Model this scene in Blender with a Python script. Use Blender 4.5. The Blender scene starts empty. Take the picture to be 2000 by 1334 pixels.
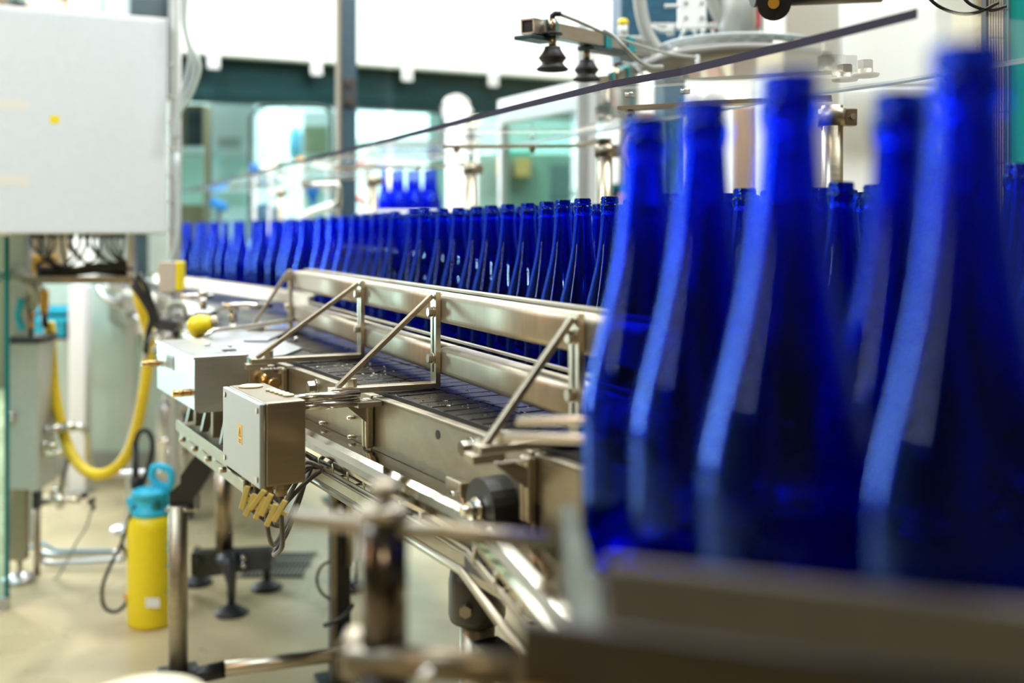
import bpy, bmesh, math, random
from mathutils import Vector, Matrix
random.seed(7)
sc = bpy.context.scene
col = sc.collection
# ------------------------------------------------------------------ frame
F, CX, HY, EYE = 2000.0, 1000.0, 455.0, 1.25
V3 = Vector
def at(px, py, d):
    return V3(((px-CX)/F*d, d, EYE-(py-HY)/F*d))
def onz(px, py, z):
    return at(px, py, F*(EYE-z)/(py-HY))
UP = V3((0, 0, 1))
U = V3((-.508, .861, 0)).normalized()      # along the conveyor, away
N = V3((.861, .508, 0)).normalized()       # across the conveyor
O = V3((-.027, 1.278, 0))
def W(a, b, z):
    return O + U*a + N*b + UP*z
BV = V3((-.414, .910, 0)).normalized()     # along the guard beams
BM = V3((.910, .414, 0)).normalized()
BO = V3((.072, 1.2, 0))
def B(t, m, z):
    return BO + BV*t + BM*m + UP*z
E2 = V3((.915, .403, 0)).normalized()      # the machines set across the hall
E3 = V3((-.403, .915, 0)).normalized()

# ------------------------------------------------------------------ materials
def new_mat(name):
    m = bpy.data.materials.new(name); m.use_nodes = True
    nt = m.node_tree; nt.nodes.clear()
    out = nt.nodes.new('ShaderNodeOutputMaterial')
    return m, nt, out
def pbr(name, c, rough=.5, metal=0., spec=.5, var=.0, scale=(8, 8, 8), rvar=.0, bump=.0, bscale=60, coat=0., dirt=None, dscale=3.):
    m, nt, out = new_mat(name)
    b = nt.nodes.new('ShaderNodeBsdfPrincipled')
    b.inputs['Base Color'].default_value = (*c, 1)
    b.inputs['Roughness'].default_value = rough
    b.inputs['Metallic'].default_value = metal
    b.inputs['Specular IOR Level'].default_value = spec
    b.inputs['Coat Weight'].default_value = coat
    b.inputs['Coat Roughness'].default_value = .08
    nt.links.new(b.outputs[0], out.inputs[0])
    if var or rvar or bump or dirt:
        tc = nt.nodes.new('ShaderNodeTexCoord')
        mp = nt.nodes.new('ShaderNodeMapping'); mp.inputs['Scale'].default_value = scale
        nt.links.new(tc.outputs['Object'], mp.inputs[0])
        nz = nt.nodes.new('ShaderNodeTexNoise'); nz.inputs['Scale'].default_value = 6; nz.inputs['Detail'].default_value = 5
        nt.links.new(mp.outputs[0], nz.inputs['Vector'])
        if var:
            r = nt.nodes.new('ShaderNodeValToRGB')
            r.color_ramp.elements[0].position = .3; r.color_ramp.elements[1].position = .7
            r.color_ramp.elements[0].color = (*[x*(1-var) for x in c], 1)
            r.color_ramp.elements[1].color = (*[min(1, x*(1+var)) for x in c], 1)
            nt.links.new(nz.outputs['Fac'], r.inputs[0])
            src = r.outputs[0]
            if dirt:
                n3 = nt.nodes.new('ShaderNodeTexNoise'); n3.inputs['Scale'].default_value = dscale; n3.inputs['Detail'].default_value = 6
                nt.links.new(tc.outputs['Object'], n3.inputs['Vector'])
                r3 = nt.nodes.new('ShaderNodeValToRGB'); r3.color_ramp.elements[0].position = .52; r3.color_ramp.elements[1].position = .72
                nt.links.new(n3.outputs['Fac'], r3.inputs[0])
                mx = nt.nodes.new('ShaderNodeMixRGB'); mx.inputs[2].default_value = (*dirt, 1)
                nt.links.new(r3.outputs[0], mx.inputs[0]); nt.links.new(src, mx.inputs[1]); src = mx.outputs[0]
            nt.links.new(src, b.inputs['Base Color'])
        if rvar:
            mr = nt.nodes.new('ShaderNodeMapRange')
            mr.inputs['To Min'].default_value = max(.02, rough-rvar); mr.inputs['To Max'].default_value = rough+rvar
            nt.links.new(nz.outputs['Fac'], mr.inputs[0]); nt.links.new(mr.outputs[0], b.inputs['Roughness'])
        if bump:
            n2 = nt.nodes.new('ShaderNodeTexNoise'); n2.inputs['Scale'].default_value = bscale; n2.inputs['Detail'].default_value = 3
            nt.links.new(mp.outputs[0], n2.inputs['Vector'])
            bp = nt.nodes.new('ShaderNodeBump'); bp.inputs['Strength'].default_value = bump; bp.inputs['Distance'].default_value = .002
            nt.links.new(n2.outputs['Fac'], bp.inputs['Height']); nt.links.new(bp.outputs[0], b.inputs['Normal'])
    return m
def glass(name, c, rough=0., ior=1.5):
    m, nt, out = new_mat(name)
    g = nt.nodes.new('ShaderNodeBsdfGlass')
    g.inputs['Color'].default_value = (*c, 1); g.inputs['Roughness'].default_value = rough; g.inputs['IOR'].default_value = ior
    nt.links.new(g.outputs[0], out.inputs[0])
    return m
def pane(name, tint, ior=1.45, gl=1.0, haze=0., hcol=(.8, .85, .85)):
    m, nt, out = new_mat(name)
    t = nt.nodes.new('ShaderNodeBsdfTransparent'); t.inputs[0].default_value = (*tint, 1)
    g = nt.nodes.new('ShaderNodeBsdfGlossy'); g.inputs['Roughness'].default_value = .02; g.inputs[0].default_value = (gl, gl, gl, 1)
    f = nt.nodes.new('ShaderNodeFresnel')
    geo = nt.nodes.new('ShaderNodeNewGeometry'); mr = nt.nodes.new('ShaderNodeMapRange')      # same reflectance on both faces of the thin sheet
    mr.inputs['To Min'].default_value = ior; mr.inputs['To Max'].default_value = 1/ior
    nt.links.new(geo.outputs['Backfacing'], mr.inputs[0]); nt.links.new(mr.outputs[0], f.inputs[0])
    mx = nt.nodes.new('ShaderNodeMixShader')
    nt.links.new(f.outputs[0], mx.inputs[0]); nt.links.new(t.outputs[0], mx.inputs[1]); nt.links.new(g.outputs[0], mx.inputs[2])
    src = mx.outputs[0]
    if haze:
        d = nt.nodes.new('ShaderNodeBsdfTranslucent'); d.inputs[0].default_value = (*hcol, 1)
        m2 = nt.nodes.new('ShaderNodeMixShader'); m2.inputs[0].default_value = haze
        nt.links.new(src, m2.inputs[1]); nt.links.new(d.outputs[0], m2.inputs[2]); src = m2.outputs[0]
    nt.links.new(src, out.inputs[0])
    return m
def emit(name, c, s):
    m, nt, out = new_mat(name)
    e = nt.nodes.new('ShaderNodeEmission'); e.inputs[0].default_value = (*c, 1); e.inputs[1].default_value = s
    nt.links.new(e.outputs[0], out.inputs[0])
    return m
STEEL = pbr('brushed_steel', (.52, .46, .345), .34, 1, var=.06, scale=(3, 3, 30), rvar=.08, bump=.05, bscale=40)
STEELM = pbr('matt_beam_steel', (.52, .46, .35), .46, 1, var=.08, scale=(14, 14, 3), rvar=.06, bump=.06, bscale=30)
STEELD = pbr('weathered_steel', (.38, .335, .25), .42, 1, var=.10, scale=(6, 6, 14), rvar=.1, bump=.05)
STEELB = pbr('cool_brushed_steel', (.62, .63, .64), .32, 1, var=.06, scale=(4, 4, 30), rvar=.06)
POLISH = pbr('polished_steel', (.58, .53, .43), .10, 1, var=.05, scale=(10, 10, 3), rvar=.05)
CHROME = pbr('bright_steel', (.70, .67, .60), .18, 1)
SATIN = pbr('satin_grey_steel', (.55, .57, .55), .5, .55, var=.04)
BLACK = pbr('black_plastic', (.012, .012, .012), .38, var=.1)
RUBBER = pbr('black_rubber', (.02, .02, .022), .55, bump=.1)
DARKST = pbr('dark_steel', (.06, .065, .07), .45, .4, var=.1)
CHAIN = pbr('dark_chain_plastic', (.028, .025, .019), .30, 0, spec=.38, var=.35, scale=(10, 10, 10), rvar=.08, bump=.02, bscale=14)
CABLE = pbr('grey_brown_cable', (.075, .062, .045), .45)
CABLED = pbr('black_cable', (.02, .02, .02), .4)
WHITE = pbr('white_enamel', (.86, .88, .88), .4, var=.02)
WHITEB = pbr('white_cladding', (.9, .91, .9), .5, var=.02)
CREAM = pbr('cream_plastic', (.75, .68, .48), .45, var=.05)
IVORY = pbr('ivory_plugs', (.72, .62, .38), .5)
YELLOW = pbr('yellow_plastic', (.93, .74, .01), .38, var=.03)
YELHOSE = pbr('yellow_hose', (.82, .60, .02), .42, var=.08)
YELTAG = pbr('yellow_sticker', (.85, .50, .02), .5)
AMBER = pbr('amber_box', (.62, .33, .02), .45)
CYAN = pbr('sky_blue_plastic', (.03, .55, .82), .35)
TEAL = pbr('teal_clamp', (.0, .30, .34), .4)
TURQ = pbr('turquoise_panel', (.02, .60, .66), .35)
BLUEP = pbr('blue_plastic', (.0, .12, .42), .35)
NAVY = pbr('petrol_blue_paint', (.015, .09, .16), .4, var=.3)
RED = pbr('red_paint', (.45, .03, .05), .4)
BRASS = pbr('brass', (.62, .40, .16), .25, 1)
BROWNST = pbr('bronze_stem', (.40, .33, .24), .3, 1)
GREYG = pbr('grey_green_plastic', (.34, .36, .31), .5)
FGRAIL = pbr('grey_guide_rail', (.085, .078, .065), .45, .1, var=.08)
FGDARK = pbr('brown_painted_frame', (.03, .022, .01), .5, var=.15)
OCHRE = pbr('ochre_plastic', (.55, .28, .02), .5)
CLEARH = pbr('milky_hose', (.50, .57, .57), .3)
GREYH = pbr('grey_hose', (.42, .43, .40), .45)
SKIN = pbr('skin', (.62, .33, .24), .5)
SHIRT = pbr('teal_shirt', (.01, .24, .22), .8)
TROUS = pbr('dark_trousers', (.02, .025, .03), .8)
HAIR = pbr('dark_hair', (.03, .02, .015), .6)
LGREEN = pbr('pale_green_partition', (.52, .66, .58), .35, var=.05, scale=(1, 1, 1))
GREENM = pbr('muted_green_wall', (.17, .31, .26), .5, var=.35, scale=(.8, .8, .3))
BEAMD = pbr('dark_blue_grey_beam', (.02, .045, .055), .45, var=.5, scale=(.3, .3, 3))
POLE = pbr('blue_grey_post_paint', (.035, .075, .10), .4, var=.08)
POLEE = pbr('post_bronze_edge', (.16, .13, .08), .4, .3)
INKD = pbr('black_ink', (.02, .02, .02), .6)
WELD = pbr('weld_metal', (.85, .84, .80), .25, 1, bump=.6, bscale=200)
EDGE = pbr('acrylic_cut_edge', (.05, .045, .075), .7, spec=.15)
def bottle_glass(name, c, ior=1.5):
    m, nt, out = new_mat(name)
    r = nt.nodes.new('ShaderNodeBsdfRefraction'); r.inputs['Color'].default_value = (*c, 1); r.inputs['Roughness'].default_value = 0; r.inputs['IOR'].default_value = ior
    g = nt.nodes.new('ShaderNodeBsdfGlossy'); g.inputs['Roughness'].default_value = .0; g.inputs[0].default_value = (.27, .52, .97, 1)
    f = nt.nodes.new('ShaderNodeFresnel'); f.inputs[0].default_value = ior
    mx = nt.nodes.new('ShaderNodeMixShader')
    nt.links.new(f.outputs[0], mx.inputs[0]); nt.links.new(r.outputs[0], mx.inputs[1]); nt.links.new(g.outputs[0], mx.inputs[2])
    nt.links.new(mx.outputs[0], out.inputs[0])
    return m
BLUEG = bottle_glass('blue_bottle_glass', (.075, .235, .88))
ACRYL = pane('clear_acrylic', (.92, .945, .95), 1.55, haze=.05)
TINTG = pane('teal_tinted_glass', (.72, .88, .88), 1.45)
GREENG = pane('green_edge_glass', (.66, .82, .78), 1.35, gl=.6)
WINDOW = emit('daylight_pane', (.92, .97, 1), 5)
LAMPW = emit('warm_lamp_glow', (1, .93, .66), 3.)
LAMPC = emit('green_indicator_glow', (.05, .8, .55), 1.0)
FLOORM = pbr('resin_floor', (.60, .50, .30), .30, 0, var=.10, scale=(.6, .6, .6), rvar=.12, bump=.04, bscale=8, dirt=(.36, .29, .16), dscale=1.6)
WALLM = pbr('pale_wall_paint', (.70, .74, .70), .7, var=.03)
CEILM = pbr('dark_hall_cladding', (.20, .215, .20), .7, var=.05)
WARMW = pbr('warm_wall_paint', (.20, .145, .075), .7, var=.05)

# ------------------------------------------------------------------ mesh builder
class MB:
    def __init__(self): self.bm = bmesh.new(); self.smooth = []
    def box(self, c, s, ax=None, bev=0., seg=2):
        """box centred at c, full sizes s, axes ax"""
        ax = ax or (V3((1, 0, 0)), V3((0, 1, 0)), UP)
        bm = self.bm; vs = []
        for i in (-.5, .5):
            for j in (-.5, .5):
                for k in (-.5, .5):
                    vs.append(bm.verts.new(c + ax[0]*s[0]*i + ax[1]*s[1]*j + ax[2]*s[2]*k))
        idx = [(0, 1, 3, 2), (4, 6, 7, 5), (0, 4, 5, 1), (2, 3, 7, 6), (0, 2, 6, 4), (1, 5, 7, 3)]
        fs = [bm.faces.new([vs[q] for q in f]) for f in idx]
        bmesh.ops.recalc_face_normals(bm, faces=fs)
        if bev > 0:
            es = list({e for f in fs for e in f.edges})
            bmesh.ops.bevel(bm, geom=es, offset=bev, segments=seg, profile=.5, affect='EDGES')
        return self
    def span(self, p, q, ax, bev=0.):
        """box between two opposite corners along axes ax"""
        d = q-p
        s = [abs(d.dot(a)) for a in ax]
        return self.box((p+q)/2, s, ax, bev)
    def prism(self, pts, depth):
        """polygon (3-D points, planar) thickened by the vector depth"""
        bm = self.bm
        a = [bm.verts.new(p) for p in pts]; b = [bm.verts.new(p+depth) for p in pts]
        fs = [bm.faces.new(a), bm.faces.new(list(reversed(b)))]
        n = len(pts)
        for i in range(n):
            fs.append(bm.faces.new([a[i], b[i], b[(i+1) % n], a[(i+1) % n]]))
        bmesh.ops.recalc_face_normals(bm, faces=fs)
        return self
    def tube(self, pts, r, seg=10, cap=True, closed=False):
        bm = self.bm; pts = [V3(p) for p in pts]
        rs = r if isinstance(r, (list, tuple)) else [r]*len(pts)
        n = len(pts); rings = []; nrm = None
        for i, p in enumerate(pts):
            if closed: t = (pts[(i+1) % n]-pts[i-1]).normalized()
            else: t = (pts[min(i+1, n-1)]-pts[max(i-1, 0)]).normalized()
            if nrm is None:
                h = UP if abs(t.z) < .9 else V3((1, 0, 0))
                nrm = (h - t*h.dot(t)).normalized()
            else:
                nrm = (nrm - t*nrm.dot(t))
                nrm = nrm.normalized() if nrm.length > 1e-6 else t.orthogonal().normalized()
            bi = t.cross(nrm)
            rings.append([bm.verts.new(p + (nrm*math.cos(k*math.tau/seg) + bi*math.sin(k*math.tau/seg))*rs[i]) for k in range(seg)])
        fs = []
        for i in range(n if closed else n-1):
            A, C = rings[i], rings[(i+1) % n]
            for k in range(seg):
                f = bm.faces.new([A[k], A[(k+1) % seg], C[(k+1) % seg], C[k]]); f.smooth = True; fs.append(f)
        if cap and not closed:
            fs.append(bm.faces.new(list(reversed(rings[0])))); fs.append(bm.faces.new(rings[-1]))
        bmesh.ops.recalc_face_normals(bm, faces=fs)
        return self
    def cyl(self, p, q, r, seg=16):
        return self.tube([p, q], r, seg)
    def lathe(self, prof, c, ax=UP, seg=24, smooth=True):
        """prof: list of (radius, height); first/last radius 0 closes on the axis"""
        bm = self.bm; ax = ax.normalized()
        x = ax.orthogonal().normalized(); y = ax.cross(x)
        rows = []; fs = []
        for r, h in prof:
            if r <= 1e-7: rows.append([bm.verts.new(c + ax*h)])
            else: rows.append([bm.verts.new(c + ax*h + (x*math.cos(k*math.tau/seg)+y*math.sin(k*math.tau/seg))*r) for k in range(seg)])
        for A, C in zip(rows[:-1], rows[1:]):
            for k in range(seg):
                k2 = (k+1) % seg
                if len(A) == 1 and len(C) == 1: break
                if len(A) == 1: f = bm.faces.new([A[0], C[k2], C[k]])
                elif len(C) == 1: f = bm.faces.new([A[k], A[k2], C[0]])
                else: f = bm.faces.new([A[k], A[k2], C[k2], C[k]])
                f.smooth = smooth; fs.append(f)
        bmesh.ops.recalc_face_normals(bm, faces=fs)
        return self
    def hexa(self, c, ax, r, h):
        ax = ax.normalized(); x = (UP if abs(ax.z) < .9 else V3((1, 0, 0))); x = (x-ax*x.dot(ax)).normalized(); y = ax.cross(x)
        return self.prism([c + (x*math.cos(k*math.tau/6)+y*math.sin(k*math.tau/6))*r for k in range(6)], ax*h)
    def ball(self, c, r, sz=(1, 1, 1), seg=16):
        m = Matrix.Translation(c) @ Matrix.Diagonal((r*sz[0], r*sz[1], r*sz[2], 1))
        g = bmesh.ops.create_uvsphere(self.bm, u_segments=seg, v_segments=max(8, seg//2), radius=1, matrix=m)
        for v in g['verts']:
            for f in v.link_faces: f.smooth = True
        return self
    def build(self, name, mat, parent=None, **kw):
        me = bpy.data.meshes.new(name)
        if parent is not None:
            root = parent; off = V3((0, 0, 0))
            while root is not None: off += V3(root.location); root = root.parent
            bmesh.ops.translate(self.bm, verts=self.bm.verts[:], vec=-off)
            self.bm.to_mesh(me); self.bm.free()
            o = bpy.data.objects.new(name, me); col.objects.link(o); o.parent = parent
        else:
            # put the origin at the base of the thing
            vs = [v.co for v in self.bm.verts]
            lo = V3((min(v.x for v in vs), min(v.y for v in vs), min(v.z for v in vs))); hi = V3((max(v.x for v in vs), max(v.y for v in vs), 0))
            org = V3(((lo.x+hi.x)/2, (lo.y+hi.y)/2, lo.z))
            bmesh.ops.translate(self.bm, verts=self.bm.verts[:], vec=-org)
            self.bm.to_mesh(me); self.bm.free()
            o = bpy.data.objects.new(name, me); col.objects.link(o); o.location = org
        me.materials.append(mat)
        if kw: tag(o, **kw)
        return o
def tag(o, label=None, cat=None, group=None, kind=None):
    if label: o['label'] = label
    if cat: o['category'] = cat
    if group: o['group'] = group
    if kind: o['kind'] = kind
    return o
def thing(name, loc, label, cat, group=None):
    o = bpy.data.objects.new(name, None); col.objects.link(o); o.location = loc
    o.empty_display_size = .05
    return tag(o, label, cat, group)
def struct(name, mb, m):
    o = mb.build(name, m); o['kind'] = 'structure'; return o
def spline(pts, k=6):
    pts = [V3(p) for p in pts]; out = []
    P = [pts[0]*2-pts[1]] + pts + [pts[-1]*2-pts[-2]]
    for i in range(1, len(P)-2):
        for j in range(k):
            t = j/k; a, b, c, d = P[i-1], P[i], P[i+1], P[i+2]
            out.append(.5*((2*b)+(c-a)*t+(2*a-5*b+4*c-d)*t*t+(3*b-a-3*c+d)*t**3))
    out.append(pts[-1]); return out
AXC = (U, N, UP); AXB = (BV, BM, UP); AXE = (E2, E3, UP)
# ================================================================== room
XL, XR, YF, YB, ZC = -6.2, 5.2, -3.4, 11.5, 4.8
struct('floor', MB().span(V3((XL, YF, -.1)), V3((XR, YB, 0)), (V3((1, 0, 0)), V3((0, 1, 0)), UP)), FLOORM)
struct('ceiling', MB().span(V3((XL, YF, ZC)), V3((XR, YB, ZC+.1)), (V3((1, 0, 0)), V3((0, 1, 0)), UP)), CEILM)
AX0 = (V3((1, 0, 0)), V3((0, 1, 0)), UP)
struct('wall_back', MB().span(V3((XL, YB, 0)), V3((XR, YB+.1, ZC)), AX0), WALLM)
struct('wall_left', MB().span(V3((XL-.1, YF, 0)), V3((XL, YB, ZC)), AX0), CEILM)
struct('wall_right', MB().span(V3((XR, YF, 0)), V3((XR+.1, YB, ZC)), AX0), WARMW)
struct('wall_front', MB().span(V3((XL, YF-.1, 0)), V3((XR, YF, ZC)), AX0), WARMW)

# windows in the back wall, seen blurred through the glass of the machine guard
def backwin(name, x0, x1, y0, y1, d=YB-.06, mat=WINDOW, fr=.05):
    a, b = at(x0, y1, d), at(x1, y0, d)
    f = MB()
    f.span(V3((a.x-fr, d, a.z-fr)), V3((b.x+fr, d+.06, a.z)), AX0).span(V3((a.x-fr, d, b.z)), V3((b.x+fr, d+.06, b.z+fr)), AX0)
    f.span(V3((a.x-fr, d, a.z)), V3((a.x, d+.06, b.z)), AX0).span(V3((b.x, d, a.z)), V3((b.x+fr, d+.06, b.z)), AX0)
    o = f.build(name, WHITE); o['kind'] = 'structure'
    MB().span(V3((a.x, d+.02, a.z)), V3((b.x, d+.03, b.z)), AX0).build('window_pane', mat, o)
    return o
backwin('window_1', 500, 560, 207, 305)
backwin('window_2', 692, 828, 224, 266)
backwin('window_3', 1640, 1700, 210, 350)
backwin('window_4', 1178, 1214, 258, 348)

# ================================================================== machine guard across the hall (white header, glass below)
GS = 1.4
gb = V3((-1.565*GS, 4.82*GS, 0))
ZG = EYE+.85*GS
def G(s, q, z): return gb + E2*s + E3*q + UP*z
mg = thing('machine_guard', G(0, 0, 0), 'long white machine guard across the hall with clear glass panes clipped below it', 'machine guard')
MB().span(G(-.02, 0, ZG), G(3.32, .12, 4.4), AXE, .01).build('header', WHITEB, mg)
MB().span(G(-.02, .02, .2), G(1.42, .03, ZG+.02), AXE).build('glass_pane', TINTG, mg)
MB().span(G(1.47, .02, .2), G(3.28, .03, ZG+.02), AXE).build('glass_pane', TINTG, mg)
MB().span(G(-.02, 0, .0), G(3.28, .06, .2), AXE, .004).build('bottom_rail', SATIN, mg)
MB().span(G(3.28, .0, .0), G(3.32, .06, ZG), AXE, .004).build('corner_post', SATIN, mg)
MB().span(G(-.06, .0, .0), G(-.02, .06, 4.4), AXE, .004).build('corner_post', SATIN, mg)
for px in (417, 618, 795, 963):
    t = (-(px-CX)/F*gb.y + gb.x) / ((px-CX)/F*E2.y - E2.x)
    c = MB().span(G(t-.04, -.012, ZG-.095), G(t+.04, 0, ZG+.06), AXE, .006).build('pane_clip', WHITE, mg)
    MB().cyl(G(t, -.018, ZG-.055), G(t, -.010, ZG-.055), .013).build('screw', STEEL, c)

# dark upright in front of the guard
p0 = at(680, 455, 4.75)
ps = thing('steel_upright', V3((p0.x, p0.y, 0)), 'tall dark blue grey steel upright standing behind the bottle row', 'post')
w = .036
MB().span(p0-E2*w-E3*.02-UP*EYE, p0+E2*w+E3*.05+UP*2.6, AXE, .003).build('profile', POLE, ps)
MB().span(p0-E2*(w+.012)-E3*.025-UP*EYE, p0-E2*(w+.001)+E3*.05+UP*2.6, AXE).build('edge_strip', POLEE, ps)
hp = MB().span(at(672, 208, 4.71)-E2*.004, at(699, 150, 4.71)+E3*.03, AXE, .003).build('joint_plate', DARKST, ps)
for y in (161, 197):
    MB().cyl(at(683, y, 4.69), at(683, y, 4.73), .012).build('bolt', BROWNST, hp)
MB().span(V3((p0.x, p0.y, 0))-E2*.1-E3*.08, V3((p0.x, p0.y, .012))+E2*.1+E3*.1, AXE).build('foot_plate', DARKST, ps)

# dark beam of the machine behind the glass
q0 = gb + E3*.16 - E2*.3
def Q(s, q, z): return q0 + E2*s + E3*q + UP*z
bm_ = thing('machine_gantry', Q(0, 0, 0), 'dark blue grey gantry beam seen through the guard glass', 'gantry')
MB().span(Q(0, 0, 2.15), Q(3.9, .14, 3.1), AXE, .01).build('beam', BEAMD, bm_)
MB().span(Q(.9, -.03, 2.55), Q(1.6, 0, 2.58), AXE).build('strip_rail', BRASS, bm_)
for s in (0, 3.78):
    MB().span(Q(s, .02, 0), Q(s+.12, .12, 2.16), AXE).build('leg', BEAMD, bm_)

# cabinets and fittings behind the glass
def box_thing(name, x0, x1, y0, y1, d, depth, mat, label, cat, group=None, ground=True, bev=.01, parts=()):
    a, b = at(x0, y1, d), at(x1, y0, d)
    t = thing(name, V3(((a.x+b.x)/2, d+depth/2, 0 if ground else a.z)), label, cat, group)
    MB().span(V3((a.x, d, 0 if ground else a.z)), V3((b.x, d+depth, b.z)), AX0, bev).build('body', mat, t)
    for nm, u0, u1, v0, v1, m in parts:
        A, C = at(u0, v1, d), at(u1, v0, d)
        MB().span(V3((A.x, d-.015, A.z)), V3((C.x, d, C.z)), AX0, .003).build(nm, m, t)
    return t
box_thing('storage_cabinet', 404, 498, 200, 436, 7.8, .5, WHITE, 'cream white cabinet with grey windows seen through the guard glass', 'cabinet',
          parts=(('panel', 427, 470, 268, 290, SATIN), ('panel', 427, 490, 310, 400, LGREEN), ('shelf_edge', 404, 497, 288, 301, WHITEB)))
box_thing('wooden_locker', 348, 398, 203, 436, 7.55, .2, pbr('brown_board', (.22, .15, .08), .5), 'brown locker with a dark opening behind the hanging hoses', 'cabinet',
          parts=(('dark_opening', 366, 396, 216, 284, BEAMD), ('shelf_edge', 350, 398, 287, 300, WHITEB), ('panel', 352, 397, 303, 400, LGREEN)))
box_thing('control_cabinet', 590, 656, 214, 436, 8.2, .5, WHITE, 'pale control cabinet with an olive panel right of the bright window', 'cabinet',
          parts=(('panel', 593, 640, 246, 300, pbr('olive_panel', (.30, .31, .2), .5)), ('panel', 596, 650, 305, 420, LGREEN)))
box_thing('parts_cabinet', 836, 926, 190, 440, 8.6, .5, pbr('green_grey_cabinet', (.33, .42, .38), .5), 'grey green cabinet behind the white flanged pipe', 'cabinet',
          parts=(('panel', 860, 920, 200, 300, pbr('dark_grey_green_panel', (.07, .11, .10), .5)),))
a = at(578, 305, 8.3)
cn = thing('water_canister', V3((a.x, a.y, a.z)), 'light blue canister hanging beside the bright window', 'canister')
MB().lathe([(0, 0), (.05, 0), (.058, .02), (.058, .17), (.03, .215), (.03, .23), (0, .23)], a, seg=20).build('body', pbr('pale_blue_plastic', (.16, .50, .68), .4), cn)
MB().span(V3((a.x-.04, a.y-.02, a.z-.03)), V3((a.x+.04, a.y+.35, a.z)), AX0).build('wall_bracket', SATIN, cn)
# bent tube frame
tb = [at(x, y, 6.6) for x, y in ((488, 470), (488, 250), (492, 228), (506, 212), (530, 207), (620, 208), (642, 216), (647, 240), (650, 470))]
MB().tube(spline(tb, 5), .013, 10).build('tube_frame', pbr('dark_green_tube', (.04, .07, .06), .4, .3), label='bent dark tube frame arching in front of the bright window', cat='tube frame')
# small glowing balls on stems
for nm, px, py, r, m, lb in (('glow_ball', 527, 326, .045, LAMPW, 'glowing yellow white ball right of the blue cup'), ('glow_ball', 588, 315, .03, emit('orange_ball_glow', (1, .62, .25), 2.0), 'smaller glowing orange ball seen above the cover sheet edge')):
    c = at(px, py, 6.5)
    t = thing(nm, c-UP*.05, lb, 'lamp', None)
    MB().ball(c, r).build('bulb', m, t)
    MB().cyl(c-UP*(c.z-.001), c-UP*r*.8, .010).build('stem', SATIN, t)
c = at(497, 345, 6.4)
t = thing('drinking_cup', V3((c.x, c.y, c.z)), 'blue cup on a post behind the cover sheet', 'cup')
MB().lathe([(0, 0), (.025, 0), (.032, .08), (.028, .08), (.022, .006), (0, .006)], c, seg=18).build('cup_body', BLUEP, t)
MB().cyl(V3((c.x, c.y, .001)), c, .011).build('post', SATIN, t)
# filler head fittings just behind the far bottles
d = 6.75
t = thing('swivel_cap', at(425, 415, d), 'tilted blue cap on an arm above the far left bottles', 'cap')
MB().box(at(428, 400, d), (.12, .08, .06), ((V3((1, 0, -.45))).normalized(), V3((0, 1, 0)), V3((.45, 0, 1)).normalized()), .02, 3).build('cap', CYAN if False else pbr('mid_blue_plastic', (.0, .19, .55), .35), t)
MB().cyl(at(428, 408, d), V3((at(428, 408, d).x, d, .001)), .014).build('post', DARKST, t)
t = thing('domed_hopper', at(518, 430, d), 'dark petrol dome with a pale ball on top above the bottles', 'hopper')
MB().lathe([(.11, 0), (.105, .05), (.08, .09), (.04, .115), (0, .12)], at(518, 432, d), seg=24).build('dome', NAVY, t)
MB().ball(at(530, 378, d), .034).build('ball', pbr('mint_white', (.75, .85, .75), .4), t)
MB().cyl(at(527, 394, d), at(530, 380, d), .018).build('stem', BLUEP, t)
MB().cyl(at(518, 432, d), V3((at(518, 432, d).x, d, .001)), .05).build('column', SATIN, t)
t = thing('blue_funnel', at(618, 430, d), 'blue funnel hanging between pale tubes behind the cover posts', 'funnel')
MB().lathe([(.008, 0), (.012, .05), (.045, .14), (.05, .17), (.044, .17), (.01, .06), (.005, 0)], at(611, 415, d), seg=20).build('cone', BLUEP, t)
for px in (572, 588, 640):
    MB().cyl(at(px, 370, d), V3((at(px-6, 430, d).x, d, .2)), .012).build('tube', CLEARH, t)
MB().span(at(560, 372, d), at(655, 366, d)+V3((0, .05, 0)), AX0).build('cross_bar', SATIN, t)
MB().span(V3((at(585, 372, d).x, d, 0)), V3((at(592, 372, d).x, d+.05, at(585, 366, d).z)), AX0).build('post', SATIN, t)
MB().tube(spline([at(x, y, 5.4) for x, y in ((590, 440), (602, 418), (622, 410), (648, 402), (664, 400), (676, 420), (680, 470))]), .02, 10).build('supply_hose', pbr('white_hose', (.8, .82, .76), .4), label='white hose curving over the bottles left of the dark upright', cat='hose')
# white flanged pipe
d = 5.3
t = thing('flanged_pipe', V3((at(890, 455, d).x, d, 0)), 'thick white pipe with a round flange plate at its top', 'pipe')
c = at(892, 330, d)
MB().cyl(V3((c.x, c.y, 0)), at(892, 236, d), .058, 24).build('column', WHITE, t)
c = at(891, 216, d)
MB().lathe([(0, 0), (.068, 0), (.080, .004), (.080, .03), (.068, .034), (0, .034)], c+V3((0, .03, 0)), V3((0, -1, 0)), 32).build('flange', WHITE, t)
MB().lathe([(.080, -.004), (.082, -.004), (.082, .038), (.076, .038)], c+V3((0, .03, 0)), V3((0, -1, 0)), 32).build('flange_rim', CHROME, t)
MB().cyl(at(917, 212, d), at(905, 236, d), .02).build('handle', WHITE, t)
c = at(930, 236, d)
t = thing('signal_lamp', V3((c.x, c.y, 0)), 'small glowing yellow lamp beside the white flanged pipe', 'lamp')
MB().ball(c, .026).build('bulb', LAMPW, t); MB().cyl(V3((c.x, c.y, 0)), c-UP*.02, .012).build('stem', SATIN, t)
# blurred blue bottles on a raised lane come with the bottles below

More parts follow.
